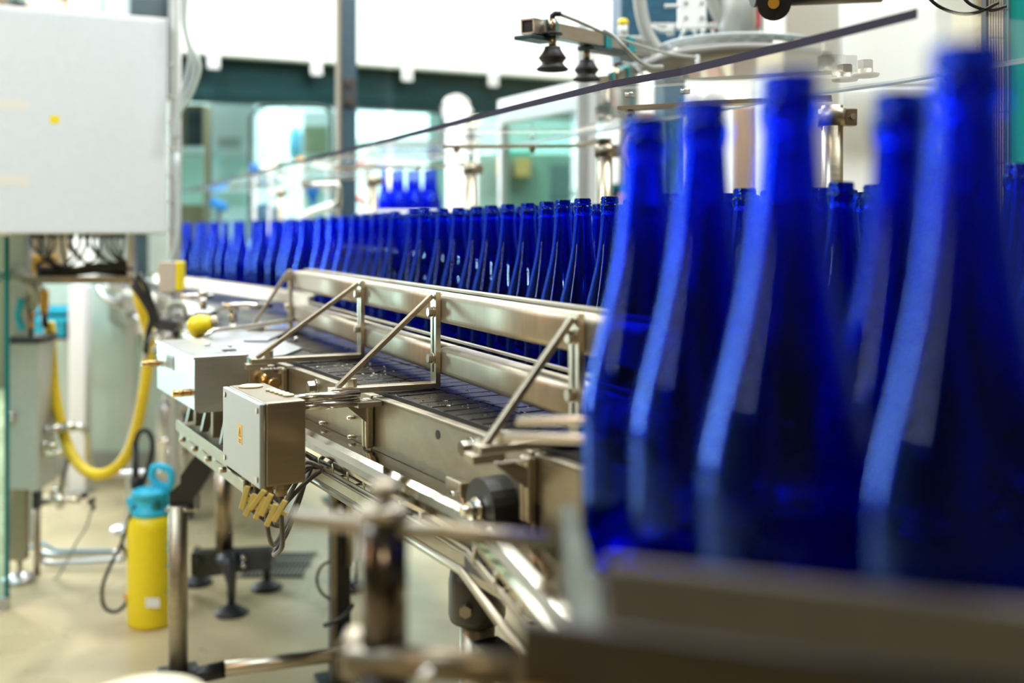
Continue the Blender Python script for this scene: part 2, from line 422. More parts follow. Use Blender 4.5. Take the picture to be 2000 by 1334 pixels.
# second guard, running toward the viewer
h0, h1 = at(978, 197, 5.0), at(1127, 158, 4.4)
hd = (h1-h0); hd.z = 0; HL = hd.length; hd.normalize(); hn = V3((-hd.y, hd.x, 0))
AXH = (hd, hn, UP)
def H(s, q, z): return V3((h0.x, h0.y, 0)) + hd*s + hn*q + UP*z
t = thing('side_guard', H(0, 0, 0), 'pale side guard with a slanting white top and green glass behind the third cover post', 'machine guard')
MB().span(H(0, 0, 1.78), H(HL, .05, 1.90), AXH, .004).build('top_rail', WHITE, t)
MB().span(H(0, .02, .3), H(HL, .028, 1.79), AXH).build('glass_pane', GREENG, t)
MB().span(H(0, 0, 0), H(HL, .05, .3), AXH, .004).build('base_panel', SATIN, t)
MB().span(H(HL, 0, 0), H(HL+.02, .05, 2.02), AXH, .002).build('corner_post', DARKST, t)
MB().span(H(-.03, 0, 0), H(0, .05, 1.9), AXH, .002).build('corner_post', SATIN, t)
# carton stack behind the green glass
d = 6.6
t = thing('pallet_rack', V3((at(1030, 455, d).x, d, 0)), 'muted green rack behind the green glass with two cartons on it', 'rack')
MB().span(V3((at(930, 0, d).x, d, 0)), V3((at(1140, 0, d).x, d+.4, at(0, 300, d).z)), AX0, .01).build('body', GREENM, t)
MB().span(at(1075, 440, d)-V3((0, .02, 0)), at(1112, 322, d), AX0).build('dark_bay', pbr('deep_green', (.07, .15, .15), .5), t)
for x0, x1 in ((970, 997), (1006, 1036)):
    a_, b_ = at(x0, 346, d-.1), at(x1, 310, d-.1)
    MB().span(a_-V3((0, .1, 0)), b_+V3((0, .1, 0)), AX0, .004).build('carton', pbr('carton', (.50, .33, .10), .7), label='brown carton on the rack, %s of the pair behind the green glass' % ('left' if x0 < 990 else 'right'), cat='carton', group='cartons on the green rack')
a_, b_ = at(966, 303, d-.1), at(1038, 296, d-.1)
MB().span(a_-V3((0, .03, 0)), b_, AX0).build('indicator_bar', LAMPC, label='glowing turquoise indicator bar above the two cartons', cat='lamp')
# white twin frame pillar
t = thing('frame_pillar', V3((at(1146, 455, 3.9).x, 3.9, 0)), 'white and grey twin frame pillar behind the third cover post', 'pillar')
MB().span(V3((at(1128, 0, 3.9).x, 3.9, 0)), V3((at(1148, 0, 3.9).x, 3.98, 2.05)), AX0, .004).build('grey_profile', SATIN, t)
MB().span(V3((at(1149, 0, 3.9).x, 3.9, 0)), V3((at(1166, 0, 3.9).x, 3.98, 2.02)), AX0, .004).build('white_profile', WHITEB, t)
# red lever and bowl behind the second post
c = at(706, 392, 4.9)
t = thing('lever_valve', V3((c.x, c.y, c.z-.1)), 'white valve with a red lever behind the bottle necks', 'valve')
MB().cyl(V3((c.x+.03, c.y, .001)), c+V3((.03, 0, .14)), .014).build('stem', WHITE, t)
MB().tube([c+V3((-.03, 0, .02)), c+V3((.0, 0, .0)), c+V3((.035, 0, -.025))], .012).build('lever', pbr('pink_red_plastic', (.75, .12, .10), .4), t)
MB().lathe([(0, 0), (.03, .004), (.052, .03), (.056, .05), (.048, .05), (.02, .012), (0, .01)], c+V3((.03, 0, .14)), seg=24).build('bowl', WHITE, t)

# top left corner: hall fittings above the white cabinet
d = 8.2
box_thing('storage_shelf', -40, 134, -80, 60, d, .4, pbr('brown_shelf', (.16, .12, .06), .6), 'dark brown shelf above the white switch cabinet', 'shelf')
a_ = at(62, 22, d-.15)
box_thing('wall_pillar', 135, 170, -120, 440, 8.0, .2, WHITEB, 'white pillar rising behind the white switch cabinet', 'pillar')
box_thing('roller_door', 171, 332, -120, 440, 8.6, .1, pbr('grey_green_door', (.30, .36, .33), .5), 'grey roller door between white pillars at top left', 'door', parts=(('mullion', 213, 225, -120, 430, WHITEB),))
box_thing('wall_pillar', 332, 352, -120, 440, 8.0, .2, WHITEB, 'narrow white pillar behind the cable duct', 'pillar')
t = thing('green_canister', a_, 'green topped dark canister on the brown shelf edge', 'canister')
MB().lathe([(0, 0), (.06, 0), (.07, .02), (.07, .05), (0, .05)], at(34, 12, d-.4), seg=20).build('base', DARKST, t)
MB().lathe([(0, 0), (.055, 0), (.055, .1), (.03, .13), (0, .13)], at(34, 0, d-.4), seg=20).build('top', pbr('green_plastic', (.02, .55, .10), .4), t)
MB().cyl(V3((at(34, 12, d-.4).x, d-.4, .001)), at(34, 13, d-.4), .03).build('post', DARKST, t)
t = thing('beige_pipe', at(90, 10, d-.2), 'pale beige pipe lying along the shelf at top left', 'pipe')
MB().cyl(at(45, -2, d-.15), at(128, 18, d-.15), .045).build('pipe', CREAM, t)
MB().cyl(V3((at(88, 8, d-.1).x, d-.15, .001)), at(88, 8, d-.15), .02).build('stand', DARKST, t)

# partition, posts and machines low at the left
d = 5.3
t = thing('partition_screen', V3((at(250, 455, d).x, d, 0)), 'pale green partition screen behind the yellow hose', 'partition')
MB().span(V3((at(60, 0, d).x, d, .12)), V3((at(560, 0, d).x, d+.03, at(0, 545, d).z)), AX0, .004).build('panel', LGREEN, t)
MB().span(V3((at(60, 0, d).x, d-.02, 0)), V3((at(560, 0, d).x, d+.05, .12)), AX0, .004).build('plinth', GREYG, t)
t = thing('white_column', V3((at(149, 455, 4.9).x, 4.9, 0)), 'white square column in front of the pale green partition', 'column')
MB().span(V3((at(133, 0, 4.9).x, 4.9, 0)), V3((at(166, 0, 4.9).x, 4.98, at(0, 558, 4.9).z)), AX0, .004).build('shaft', WHITE, t)
MB().span(V3((at(128, 0, 4.9).x, 4.88, 0)), V3((at(171, 0, 4.9).x, 5.0, .015)), AX0).build('foot', SATIN, t)
def crate(x0, x1, y0, y1, lb):
    d = 5.0
    a, b = at(x0, y1, d), at(x1, y0, d)
    t = thing('plastic_crate', V3(((a.x+b.x)/2, d, a.z)), lb, 'crate', 'blue crates by the partition')
    m = MB(); th = .012
    m.span(a, V3((b.x, d+.2, a.z+th)), AX0)
    m.span(a, V3((b.x, d+th, b.z)), AX0).span(V3((a.x, d+.2-th, a.z)), V3((b.x, d+.2, b.z)), AX0)
    m.span(a, V3((a.x+th, d+.2, b.z)), AX0).span(V3((b.x-th, d, a.z)), V3((b.x, d+.2, b.z)), AX0)
    m.build('shell', pbr('crate_blue', (.02, .36, .50), .4), t)
    MB().span(V3((a.x-.006, d-.008, b.z-.02)), V3((b.x+.006, d, b.z)), AX0).build('rim', CYAN, t)
    return t
crate(60, 132, 602, 618, 'upper blue crate of the two stacked left of the white column')
crate(60, 132, 619, 662, 'lower blue crate of the two stacked left of the white column')
t = thing('crate_table', V3((at(96, 455, 5.0).x, 5.0, 0)), 'grey stand under the two blue crates', 'stand')
MB().span(V3((at(55, 0, 5).x, 4.99, at(0, 668, 5).z)), V3((at(137, 0, 5).x, 5.21, at(0, 663, 5).z)), AX0).build('top', SATIN, t)
for px in (60, 130):
    MB().span(V3((at(px, 0, 5).x-.012, 5.02, 0)), V3((at(px, 0, 5).x+.012, 5.05, at(0, 667, 5).z)), AX0).build('leg', SATIN, t)
# sensor stand
d = 4.3
t = thing('sensor_stand', V3((at(253, 455, d).x, d, 0)), 'grey steel stand with a square head and arms behind the yellow hose', 'stand')
MB().span(V3((at(245, 0, d).x, d, .02)), V3((at(262, 0, d).x, d+.04, at(0, 610, d).z)), AX0, .003).build('post', STEELB, t)
MB().span(at(236, 620, d), at(266, 574, d)+V3((0, .07, 0)), AX0, .006).build('head', SATIN, t)
MB().tube([at(240, 600, d), at(200, 580, d), at(190, 560, d)], .012).build('arm', STEELB, t)
MB().tube([at(258, 612, d), at(285, 625, d-.1), at(300, 640, d-.1)], .012).build('arm', STEELB, t)
MB().box(at(232, 555, d), (.06, .05, .05), None, .006).build('sensor_box', SATIN, t)
MB().cyl(at(232, 575, d), at(236, 590, d), .01).build('sensor_arm', STEELB, t)
MB().box(at(206, 562, d-.1), (.025, .02, .022), None, .004).build('reflector', WHITEB, t)
MB().lathe([(0, 0), (.08, 0), (.08, .012), (.03, .03), (0, .03)], V3((at(253, 0, d).x, d+.02, 0)), seg=24).build('foot', STEELB, t)
# small tanks
for px, yt, d, r in ((330, 786, 4.7, .055), (358, 806, 4.5, .05)):
    c = at(px, yt, d)
    t = thing('pump_tank', V3((c.x, c.y, 0)), 'pale steel pump tank on the floor, %s below the gear box' % ('the taller left one' if px == 330 else 'the shorter right one'), 'tank', 'pump tanks')
    MB().lathe([(0, 0), (r, 0), (r, c.z-.02), (r*.8, c.z), (0, c.z)], V3((c.x, c.y, 0)), seg=24).build('shell', STEELB, t)
    MB().lathe([(r+.001, 0), (r+.012, .006), (r+.012, .02), (r+.001, .026)], V3((c.x, c.y, c.z*.62)), seg=24).build('band', CHROME, t)
    MB().lathe([(0, 0), (r*.6, 0), (r*.6, .02), (r*.3, .05), (0, .05)], c, seg=20).build('cap', WHITE, t)
# floor drain
gm = MB(); z = .0005
for i in range(15):
    gm.span(V3((-.99+.0155*i, 3.72, z)), V3((-.982+.0155*i, 3.98, z+.004)), AX0)
for y in (3.71, 3.845, 3.98): gm.span(V3((-1.0, y, z)), V3((-.755, y+.012, z+.005)), AX0)
gm.build('floor_drain', DARKST, label='dark slotted drain grate set in the floor by the black tripod', cat='drain grate')
# ================================================================== bottle conveyor
cv = thing('bottle_conveyor', W(1.2, .4, 0), 'long stainless bottle conveyor with dark chain and worn side panels', 'conveyor')
A0, A1, BW = -.40, 5.3, 1.06
AF, BF, AG, BG = 2.15, .045, 3.0, .27       # the deck edge steps back here
SPL = (-.10, .38, .80, 1.50)                 # where the flanges stand
edges = [A0]+[s for s in SPL]+[1.66]
for i in range(len(edges)-1):
    a, b = edges[i]+.003, edges[i+1]-.003
    m = MB().span(W(a, 0, .80), W(b, .004, .992), AXC)
    m.span(W(a, 0, .988), W(b, .016, .995), AXC, .002)
    m.build('side_panel', STEELD if i != 2 else STEELD, cv)
MB().span(W(1.664, BF, .80), W(AF, BF+.004, .995), AXC).build('side_panel', STEELD, cv)
MB().span(W(AF, BG, .80), W(A1, BG+.004, .995), AXC).build('side_panel', STEELD, cv)
MB().span(W(A0, BW, .80), W(A1, BW+.004, 1.02), AXC).build('rear_panel', STEELD, cv)
for s in SPL:
    m = MB().span(W(s-.011, -.013, .915), W(s-.0008, -.0005, .991), AXC, .003).span(W(s+.0008, -.013, .915), W(s+.011, -.0005, .991), AXC, .003)
    m.build('flange', STEEL, cv)
# chain: rows of plates
LW, PITCH = .0815, .0381
bm = MB(); me = bm.bm
bed = MB().span(W(A0, .02, .965), W(1.66, BW-.01, .9945), AXC).span(W(1.66, BF+.006, .965), W(AF, BW-.01, .9945), AXC).span(W(AF, BG+.006, .965), W(A1, BW-.01, .9945), AXC)
bed.build('wear_bed', BLACK, cv)
na = int((A1-A0)/PITCH)
rnd = random.Random(3)
for l in range(14):
    b0 = .020+l*(LW+.0055)
    if b0+LW > BW: break
    for k in range(na):
        a0 = A0+k*PITCH+(.012 if l % 2 else 0)
        if (a0 > 1.62 and b0 < BF) or (a0 > AF-.03 and b0 < BG): continue
        tz = rnd.uniform(-.0005, .0003)
        p = [W(a0+.0026, b0, 1.0+tz), W(a0+PITCH-.0026, b0, 1.0+tz+rnd.uniform(-.0011, .0006)), W(a0+PITCH-.0026, b0+LW, 1.0+tz+rnd.uniform(-.0006, .0006)), W(a0+.0026, b0+LW, 1.0+tz)]
        vs = [me.verts.new(q) for q in p]; lo = [me.verts.new(q-UP*.005) for q in p]
        fs = [me.faces.new(vs)]
        for i in range(4): fs.append(me.faces.new([vs[i], lo[i], lo[(i+1) % 4], vs[(i+1) % 4]]))
bmesh.ops.recalc_face_normals(me, faces=me.faces[:])
bm.build('chain', CHAIN, cv)
MB().span(W(A0, .0165, .985), W(1.66, .019, 1.0005), AXC).build('edge_strip', BLACK, cv)
# panel hardware
def panel_bolt(px, py, r=.008, out=.012, mat=CHROME, hexa=True, nm='bolt', washer=True):
    # where the pixel ray meets the panel plane
    d0 = at(px, py, 1.0)-V3((0, 0, EYE)); k = (O.dot(N))/(d0.dot(N)); p = V3((0, 0, EYE))+d0*k
    m = MB()
    if hexa:
        if washer: m.cyl(p, p-N*.002, r*1.35, 20)
        m.hexa(p-N*.002, -N, r, out)
    else: m.cyl(p, p-N*out, r, 12)
    return m.build(nm, mat, cv), p
panel_bolt(920, 874, .0098, .013)
panel_bolt(617, 756, .0105, .013)
for x, y in ((636, 792), (637, 825), (692, 815), (693, 852)): panel_bolt(x, y, .0033, .012, CHROME, False, 'stud')
panel_bolt(542, 751, .0033, .012, CHROME, False, 'stud')
o, p = panel_bolt(855, 849, .0065, .0006, INKD, False, 'hole')
o, p = panel_bolt(712, 862, .001, .0006, INKD, False, 'slot'); 
bpy.data.objects.remove(o); MB().span(p-U*.004-UP*.018, p+U*.004+UP*.012-N*.0006, AXC, .0002).build('slot', INKD, cv)
o, p = panel_bolt(1051, 1020, .001, .0006, INKD, False, 'slot')
bpy.data.objects.remove(o); MB().span(p-U*.004-UP*.02, p+U*.004+UP*.02-N*.0006, AXC, .0002).build('slot', INKD, cv)
# small block
o, p = panel_bolt(903, 952, .001, .001, STEEL, False, 'block'); bpy.data.objects.remove(o)
bl = MB().span(p-U*.022-UP*.016, p+U*.022+UP*.012-N*.014, AXC, .002).build('mounting_block', STEEL, cv)
MB().cyl(p-N*.014-UP*.006-U*.006, p-N*.02-UP*.006-U*.006, .005).build('screw', CHROME, bl)
# black flange bearing
o, p = panel_bolt(985, 985, .001, .001, BLACK, False, 'x'); bpy.data.objects.remove(o)
prof = []
for k in range(13):
    an = math.pi*k/12
    prof.append(p + U*math.cos(an)*.036 + UP*(math.sin(an)*.036))
prof += [p-U*.040-UP*.03, p-U*.040-UP*.085, p+U*.040-UP*.085, p+U*.040-UP*.03]
bg = MB().prism(prof, -N*.034).build('bearing_housing', BLACK, cv)
c = p-N*.034+U*.004-UP*.002
MB().cyl(c, c-N*.004, .014, 24).build('washer', CHROME, bg)
MB().hexa(c-N*.004, -N, .011, .009).build('nut', CHROME, bg)
MB().cyl(c-N*.012, c-N*.022, .006).build('shaft_end', CHROME, bg)
MB().tube([c-U*.018-UP*.012, c-U*.022-UP*.018, c-U*.008-UP*.045], .0016, 6).build('seam', STEEL, bg)
# legs under the conveyor
def leg_round(c, z0, z1, z2, r, R, nm='leg'):
    lg = MB().cyl(V3((c.x, c.y, .03)), V3((c.x, c.y, z1+.02)), r, 24).build(nm, STEELD, cv)
    MB().lathe([(r+.001, z1), (R*.94, z1), (R, z1+.008), (R, z2-.02), (R*.92, z2), (0, z2+.001)], V3((c.x, c.y, 0)), seg=28).build('socket', pbr('dark_olive_plastic', (.035, .032, .022), .42), lg)
    MB().lathe([(0, 0), (.05, 0), (.05, .01), (.02, .03), (0, .03)], V3((c.x, c.y, .0)), seg=20).build('foot', RUBBER, lg)
    return lg
c = at(932, 455, 1.372)
lg = leg_round(c, 0, .733, .805, .0238, .0385)
MB().span(c-U*.03-N*.005+UP*(.80-EYE), c+U*.03+N*.06+UP*(.862-EYE), AXC, .004).build('bracket', BLACK, lg)
cb = at(911, 1190, 1.335)
MB().hexa(cb, V3((-.1, -1, 0)), .0085, .012).build('bolt', STEELD, lg)
MB().span(c-U*.13+UP*(.685-EYE)-N*.02, c-U*.02+UP*(.715-EYE)+N*.02, AXC, .004).build('bracket', BLACK, lg)
# tall round leg by the sprayer with black bracket
L1 = at(348, 455, 2.6); L1.z = 0
lg = MB().cyl(L1+UP*.11, L1+UP*.56, .0238, 24).build('leg', STEELD, cv)
def Lp(px, py): return at(px, py, 2.6)
sh = V3((0, .055, 0))
MB().prism([Lp(331, 1003), Lp(331, 962), Lp(352, 944), Lp(352, 930), Lp(384, 884), Lp(418, 894), Lp(412, 924), Lp(385, 965), Lp(378, 973), Lp(378, 1003)], sh).build('bracket', BLACK, lg)
MB().span(Lp(333, 930)+V3((0, -.004, 0)) if False else Lp(336, 1000)-V3((0, .012, 0)), Lp(374, 986), AX0, .004).build('clamp', BLACK, lg)
MB().cyl(Lp(326, 993)-V3((0, .01, 0)), Lp(384, 993)-V3((0, .01, 0)), .006).build('clamp_bolt', CHROME, lg)
MB().lathe([(.024, 0), (.042, 0), (.042, .02), (.030, .03), (.024, .03)], L1+UP*.105, seg=20).build('collar', BLACK, lg)
# black square leg with conduit
L2 = at(664, 455, 2.83); L2.z = 0
lg = MB().span(L2-E2*.026-E3*.02+UP*.012, L2+E2*.026+E3*.03+UP*.80, AXE, .003).build('leg', pbr('black_profile', (.018, .018, .018), .4), cv)
MB().span(L2-E2*.028-E3*.022+UP*.012, L2-E2*.014-E3*.0205+UP*.80, AXE).build('edge_rail', STEELD, lg)
MB().cyl(L2+E2*.018-E3*.03+UP*.335, L2+E2*.018-E3*.03+UP*.80, .009, 12).build('conduit', STEEL, lg)
MB().span(L2-E2*.055-E3*.09, L2+E2*.06+E3*.08+UP*.012, AXE, .002).build('foot_plate', BLACK, lg)
for s in (-.035, .04):
    MB().hexa(L2+E2*s-E3*.06+UP*.012, UP, .011, .012).build('bolt', CHROME, lg)
MB().span(at(659, 1006, 2.79), at(670, 986, 2.792), AX0).build('sticker', pbr('grey_white_sticker', (.6, .6, .58), .6), lg)
MB().tube(spline([at(x, y, 2.76) for x, y in ((690, 1180), (676, 1200), (655, 1214), (632, 1222))]), .006, 8).build('cable_tie', CABLED, lg)
MB().tube(spline([at(x, y, 2.8) for x, y in ((645, 1096), (628, 1106), (619, 1130), (626, 1155), (645, 1172))]), .004, 8).build('cable', CABLE, lg)
# floor tie between the two legs
t0, t1 = at(438, 1307, 2.60), at(690, 1274, 2.74)
tb = MB().cyl(t0, t1, .0185, 20).build('tie_bar', STEEL, cv)
MB().box((L1+UP*.12), (.10, .07, .05), AXE, .008).build('clamp', BLACK, tb)
MB().cyl(L1+UP*.115, t0, .021, 16).build('sleeve', BLACK, tb)
MB().box(t1+V3((.03, .0, 0)), (.06, .06, .07), AXE, .008).build('clamp', BLACK, tb)
# middle foot behind
c = at(697, 1142, 3.6); c.z = 0
lg = MB().span(c-V3((.03, .02, -.10)), c+V3((.03, .02, .80)), AX0, .004).build('leg', WHITE, cv)
MB().cyl(c+UP*.02, c+UP*.11, .010).build('spindle', STEELB, lg); MB().lathe([(0, 0), (.055, 0), (.055, .012), (.02, .025), (0, .025)], c, seg=24).build('foot', pbr('blue_black_rubber', (.02, .03, .04), .4), lg)
# lower return tray by the gear box
tr = MB().span(W(.80, -.11, .822), W(1.22, 0, .83), AXC, .001)
tr.span(W(.80, -.114, .812), W(1.22, -.108, .836), AXC, .001)
tr = tr.build('return_tray', STEELD, cv)
MB().span(W(.74, -.10, .775), W(1.25, -.03, .80), AXC, .002).build('channel', STEELD, tr)
for a in (.9, 1.05, 1.18):
    MB().prism([W(a, -.10, .835), W(a, -.085, .835), W(a, -.06, .905), W(a, -.085, .905)], U*.012).build('strut', STEELD, tr)
for a in (.84, .95, 1.06, 1.17):
    MB().cyl(W(a, -.118, .80), W(a, -.105, .80), .006, 8).build('rivet', STEEL, tr)
# black tripod base under that post
tp = at(438, 1075, 3.42)
t = thing('tripod_stand', V3((tp.x, tp.y, 0)), 'steel tube on a black three legged cast base', 'stand')
MB().cyl(at(438, 1078, 3.42), at(438, 905, 3.42), .0285, 24).build('tube', BROWNST, t)
m = MB()
m.prism([at(372, 1082, 3.42), at(528, 1074, 3.42), at(530, 1112, 3.42), at(470, 1118, 3.42), at(400, 1128, 3.42), at(372, 1124, 3.42)], V3((0, .05, 0)))
m.build('cast_bar', DARKST, t)
for fx, fy, tx, ty, d in ((452, 1204, 440, 1090, 3.36), (521, 1154, 524, 1090, 3.6), (385, 1150, 384, 1100, 3.65)):
    f = at(fx, fy, d); f = V3((f.x, f.y, 0))
    top = at(tx, ty, 3.40); kn = V3((f.x, f.y, .10))
    l_ = MB().tube([top, top*.35+kn*.65+UP*.03, kn, f+UP*.03], [.034 if fx == 452 else .014, .026 if fx == 452 else .012, .016, .012], 10).build('leg', DARKST, t)
    MB().lathe([(0, 0), (.052, 0), (.055, .006), (.045, .014), (.016, .03), (0, .03)], f, seg=24).build('foot', RUBBER, l_)
for y in (1090, 1104):
    MB().ball(at(475, y, 3.41), .011).build('bolt', CHROME, t)

# ================================================================== guard rail: two square beams on four brackets
gr = thing('guard_rail', B(.7, 0, 1.0), 'double stainless guard rail of two rounded beams on angled brackets', 'guard rail')
def beam(z0, z1, t0, t1, nm):
    r = .010; c = []
    m0, m1 = .009, .051
    for (cx, cz, s) in ((m1-r, z1-r, 0), (m0+r, z1-r, 1), (m0+r, z0+r, 2), (m1-r, z0+r, 3)):
        for k in range(5):
            an = math.pi/2*(s+k/4); c.append((cx+math.cos(an)*r, cz+math.sin(an)*r))
    mm = MB(); mm.prism([B(t0, m, z) for m, z in c], BV*(t1-t0))
    for f in mm.bm.faces:
        f.smooth = len(f.verts) == 4
    return mm.build(nm, STEELM, gr)
TB = (0., .478, .904, 1.549)
for z0, z1, nm in ((1.106, 1.153, 'upper_beam'), (1.023, 1.068, 'lower_beam')):
    for i, (a, b) in enumerate(((-.14, .0), (.0, .478), (.478, .904), (.904, 1.553))):
        beam(z0, z1, a+.002, b-.002, nm)
MB().span(B(-.14, .040, 1.1545), B(1.553, .058, 1.158), AXB).build('top_strip', STEELD, gr)
MB().span(B(-.14, .052, 1.0695), B(1.553, .060, 1.073), AXB).build('top_strip', STEELD, gr)
for i, (t, L) in enumerate(zip(TB, (.123, .168, .211, .105))):
    m = MB()
    m.span(B(t-.0125, 0, 1.0035), B(t-.0032, .008, 1.156), AXB).span(B(t+.0032, 0, 1.0035), B(t+.0125, .008, 1.156), AXB)
    m.span(B(t-.0035, 0, 1.0035), B(t+.0035, .008, 1.028), AXB).span(B(t-.0035, 0, 1.128), B(t+.0035, .008, 1.156), AXB)
    br = m.build('bracket', STEEL, gr)
    MB().span(B(t-.0035, .0078, 1.026), B(t+.0035, .0082, 1.13), AXB).build('slot', INKD, br)
    MB().span(B(t-.0125, -L, 1.0035), B(t+.0125, .006, 1.0125), AXB, .0012).build('arm', STEEL, br)
    p, q = B(t, -L+.012, 1.013), B(t, -.002, 1.150)
    dr = (q-p).normalized(); up = BV.cross(dr).normalized()
    MB().box((p+q)/2, ((q-p).length, .010, .008), (dr, BV, up), .0012).build('brace', STEEL, br)
    for z in ((1.128, 1.060), (1.124, 1.050), (1.130, 1.061), (1.135, 1.062))[i]:
        bo = MB().cyl(B(t, 0, z), B(t, -.0018, z), .0088, 20).hexa(B(t, -.0018, z), -BM, .0076, .0075)
        bo.build('bolt', STEEL, br)
    MB().hexa(B(t, -L+.034, 1.0125), UP, .0088, .0125).build('nut', STEEL, br)
    if i < 3:
        MB().span(B(t-.014, -L-.010, .9930), B(t+.012, -L+.03, 1.0033), AXB, .001).build('base_plate', STEEL, br)
        bp = ((O-BO).dot(N) + (BO+BV*t-O).dot(N)*0 - (BO+BV*t-O).dot(N))  # distance from the beam face to the panel, outward
        mp_ = -((BO+BV*t-O).dot(N))/BM.dot(N)
        MB().prism([B(t-.002, -L+.016, .9925), B(t-.002, mp_-.040, .9925), B(t-.002, mp_-.0145, .981), B(t-.002, mp_-.0145, .957)], BV*.004).build('gusset', STEELD, br)
        wm = MB(); r2 = random.Random(i)
        for k in range(9):
            wm.ball(B(t-.0135, -L+.018+k*.0045, .9928+r2.uniform(-.0008, .0008)), r2.uniform(.002, .0032), (1, 1, .8), 8)
        wm.build('weld_bead', WELD, br)

# far guide rail with rod posts (continues left of the beams)
fa, fb = onz(590, 578, 1.06), onz(350, 546, 1.06)
fd = (fb-fa); fd.z = 0; FL = fd.length; fd.normalize(); fn = V3((fd.y, -fd.x, 0))
AXF = (fd, fn, UP)
def FR(s, q, z): return V3((fa.x, fa.y, 0)) + fd*s + fn*q + UP*z
t = thing('guide_rail', FR(.6, 0, 1.0), 'far flat guide rail on round posts with cross rods', 'guide rail')
MB().span(FR(-.05, 0, 1.028), FR(FL+.4, .02, 1.066), AXF, .005).build('rail', STEELM, t)
MB().span(FR(-.05, .02, 1.062), FR(FL+.4, .035, 1.069), AXF, .001).build('top_strip', STEELD, t)
for px, yt, d, rl in ((397, 572, 2.95, (350, 416)), (455, 600, 2.62, (434, 532))):
    c = at(px, yt, d)
    po = MB().cyl(V3((c.x, c.y, 1.0025)), c, .0105, 16).build('post', CHROME, t)
    MB().lathe([(0, -.012), (.013, -.012), (.014, 0), (.010, .010), (0, .012)], c, seg=16).build('cap', CHROME, po)
    a_, b_ = at(rl[0], yt+(6 if px == 397 else -4), d-.02), at(rl[1], yt+(6 if px == 397 else -4)+1, d+.02)
    MB().cyl(a_, b_, .0075, 12).build('cross_rod', CHROME, po)
    MB().span(V3((c.x-.03, c.y-.02, 1.0022)), V3((c.x+.045, c.y+.04, 1.008)), AX0, .002).build('foot_plate', CHROME, po)
# mounting box below first post
t = thing('switch_block', V3((at(391, 640, 2.7).x, 2.7, .996)), 'square steel block behind the yellow cap', 'block')
MB().span(V3((at(379, 0, 2.7).x, 2.7, .997)), V3((at(412, 0, 2.7).x, 2.76, at(0, 608, 2.7).z)), AX0, .004).build('body', STEELB, t)
t = thing('protective_cap', V3((at(386, 660, 2.40).x, 2.40, 1.0005)), 'shiny yellow cap lying on the conveyor deck beside the gear box', 'cap')
MB().lathe([(0, 0), (.020, 0), (.026, .012), (.026, .03), (.017, .05), (0, .054)], at(381, 640, 2.40)+V3((-.012, 0, -.004)), V3((1, .15, .35)), 24).build('cap', YELLOW, t)
MB().lathe([(0, 0), (.014, 0), (.012, .012), (0, .014)], at(381, 640, 2.40)+V3((-.012, 0, -.004))+V3((1, .15, .35)).normalized()*.0535, V3((1, .15, .35)), 16).build('cap_tip', CREAM, t)
# transfer plates
t = thing('transfer_plate', W(1.02, .1, 1.0), 'smooth steel transfer plate lying over the dark chain', 'plate')
MB().prism([W(.86, -.05, 1.002), W(.90, .03, 1.002), W(1.0, .10, 1.002), W(1.45, .13, 1.002), W(1.45, -.05, 1.002)], UP*.0025).build('sheet', STEELB, t)
MB().span(onz(515, 652, 1.005), onz(600, 640, 1.005)+UP*.012, AX0, .002).build('step', CHROME, t)
MB().span(onz(475, 668, 1.005), onz(560, 652, 1.005)+UP*.006, AX0, .002).build('step', STEELB, t)
for px, py in ((446, 700), (449, 682), (530, 688), (578, 668)):
    c = onz(px, py, 1.005); MB().cyl(c, c+UP*.012, .004).build('pin', CHROME, t)
hb = [at(x, y, d) for x, y, d in ((402, 662, 2.35), (404, 655, 2.35), (412, 649, 2.36), (425, 645, 2.38), (480, 639, 2.45), (530, 631, 2.52), (575, 624, 2.58))]
MB().tube(spline(hb, 5), .0055, 10).build('bent_rod', CHROME, label='bright bent rod rising from the gear box lid to the last bracket', cat='rod')
# ================================================================== bottles
R_, Hh = .0435, .308
OUT = [(.0, .016), (.014, .013), (.026, .004), (.034, .0), (.0395, .0015), (.0425, .006), (R_, .012), (R_, .10), (.0430, .112), (.0412, .125), (.0375, .142), (.0332, .158), (.0288, .176),
       (.0246, .194), (.0212, .212), (.0186, .230), (.0167, .248), (.0155, .264), (.0148, .277), (.0147, .2805), (.0160, .2825), (.0163, .285), (.0163, .2925), (.0158, .2945),
       (.0140, .2955), (.0140, .2975), (.0152, .2985), (.0152, .2998), (.0139, .301), (.0139, .3022), (.0149, .3032), (.0149, .3045), (.0138, .3056), (.0138, .3068), (.0130, .308)]
INN = [(.0102, .308), (.0096, .3060), (.0096, .275), (.0112, .262), (.0126, .248), (.0146, .230), (.0173, .212), (.0208, .194), (.0251, .176), (.0296, .158), (.0340, .142), (.0379, .125), (.0400, .112),
       (.0406, .10), (.0406, .018), (.038, .010), (.030, .010), (.014, .019), (0, .022)]
def bottle_mesh(seg):
    m = MB(); m.lathe(OUT+INN, V3((0, 0, 0)), seg=seg)
    me = bpy.data.meshes.new('bottle_glass'); m.bm.to_mesh(me); m.bm.free(); me.materials.append(BLUEG); return me
ME_MID, ME_FG = bottle_mesh(28), bottle_mesh(56)
ONES = 'zeroth first second third fourth fifth sixth seventh eighth ninth tenth eleventh twelfth thirteenth fourteenth fifteenth sixteenth seventeenth eighteenth nineteenth'.split()
TENS = {20: 'twent', 30: 'thirt', 40: 'fort', 50: 'fift'}
def ordinal(n):
    if n < 20: return ONES[n]
    t = n//10*10
    return TENS[t]+'ieth' if n == t else TENS[t]+'y-'+ONES[n-t]
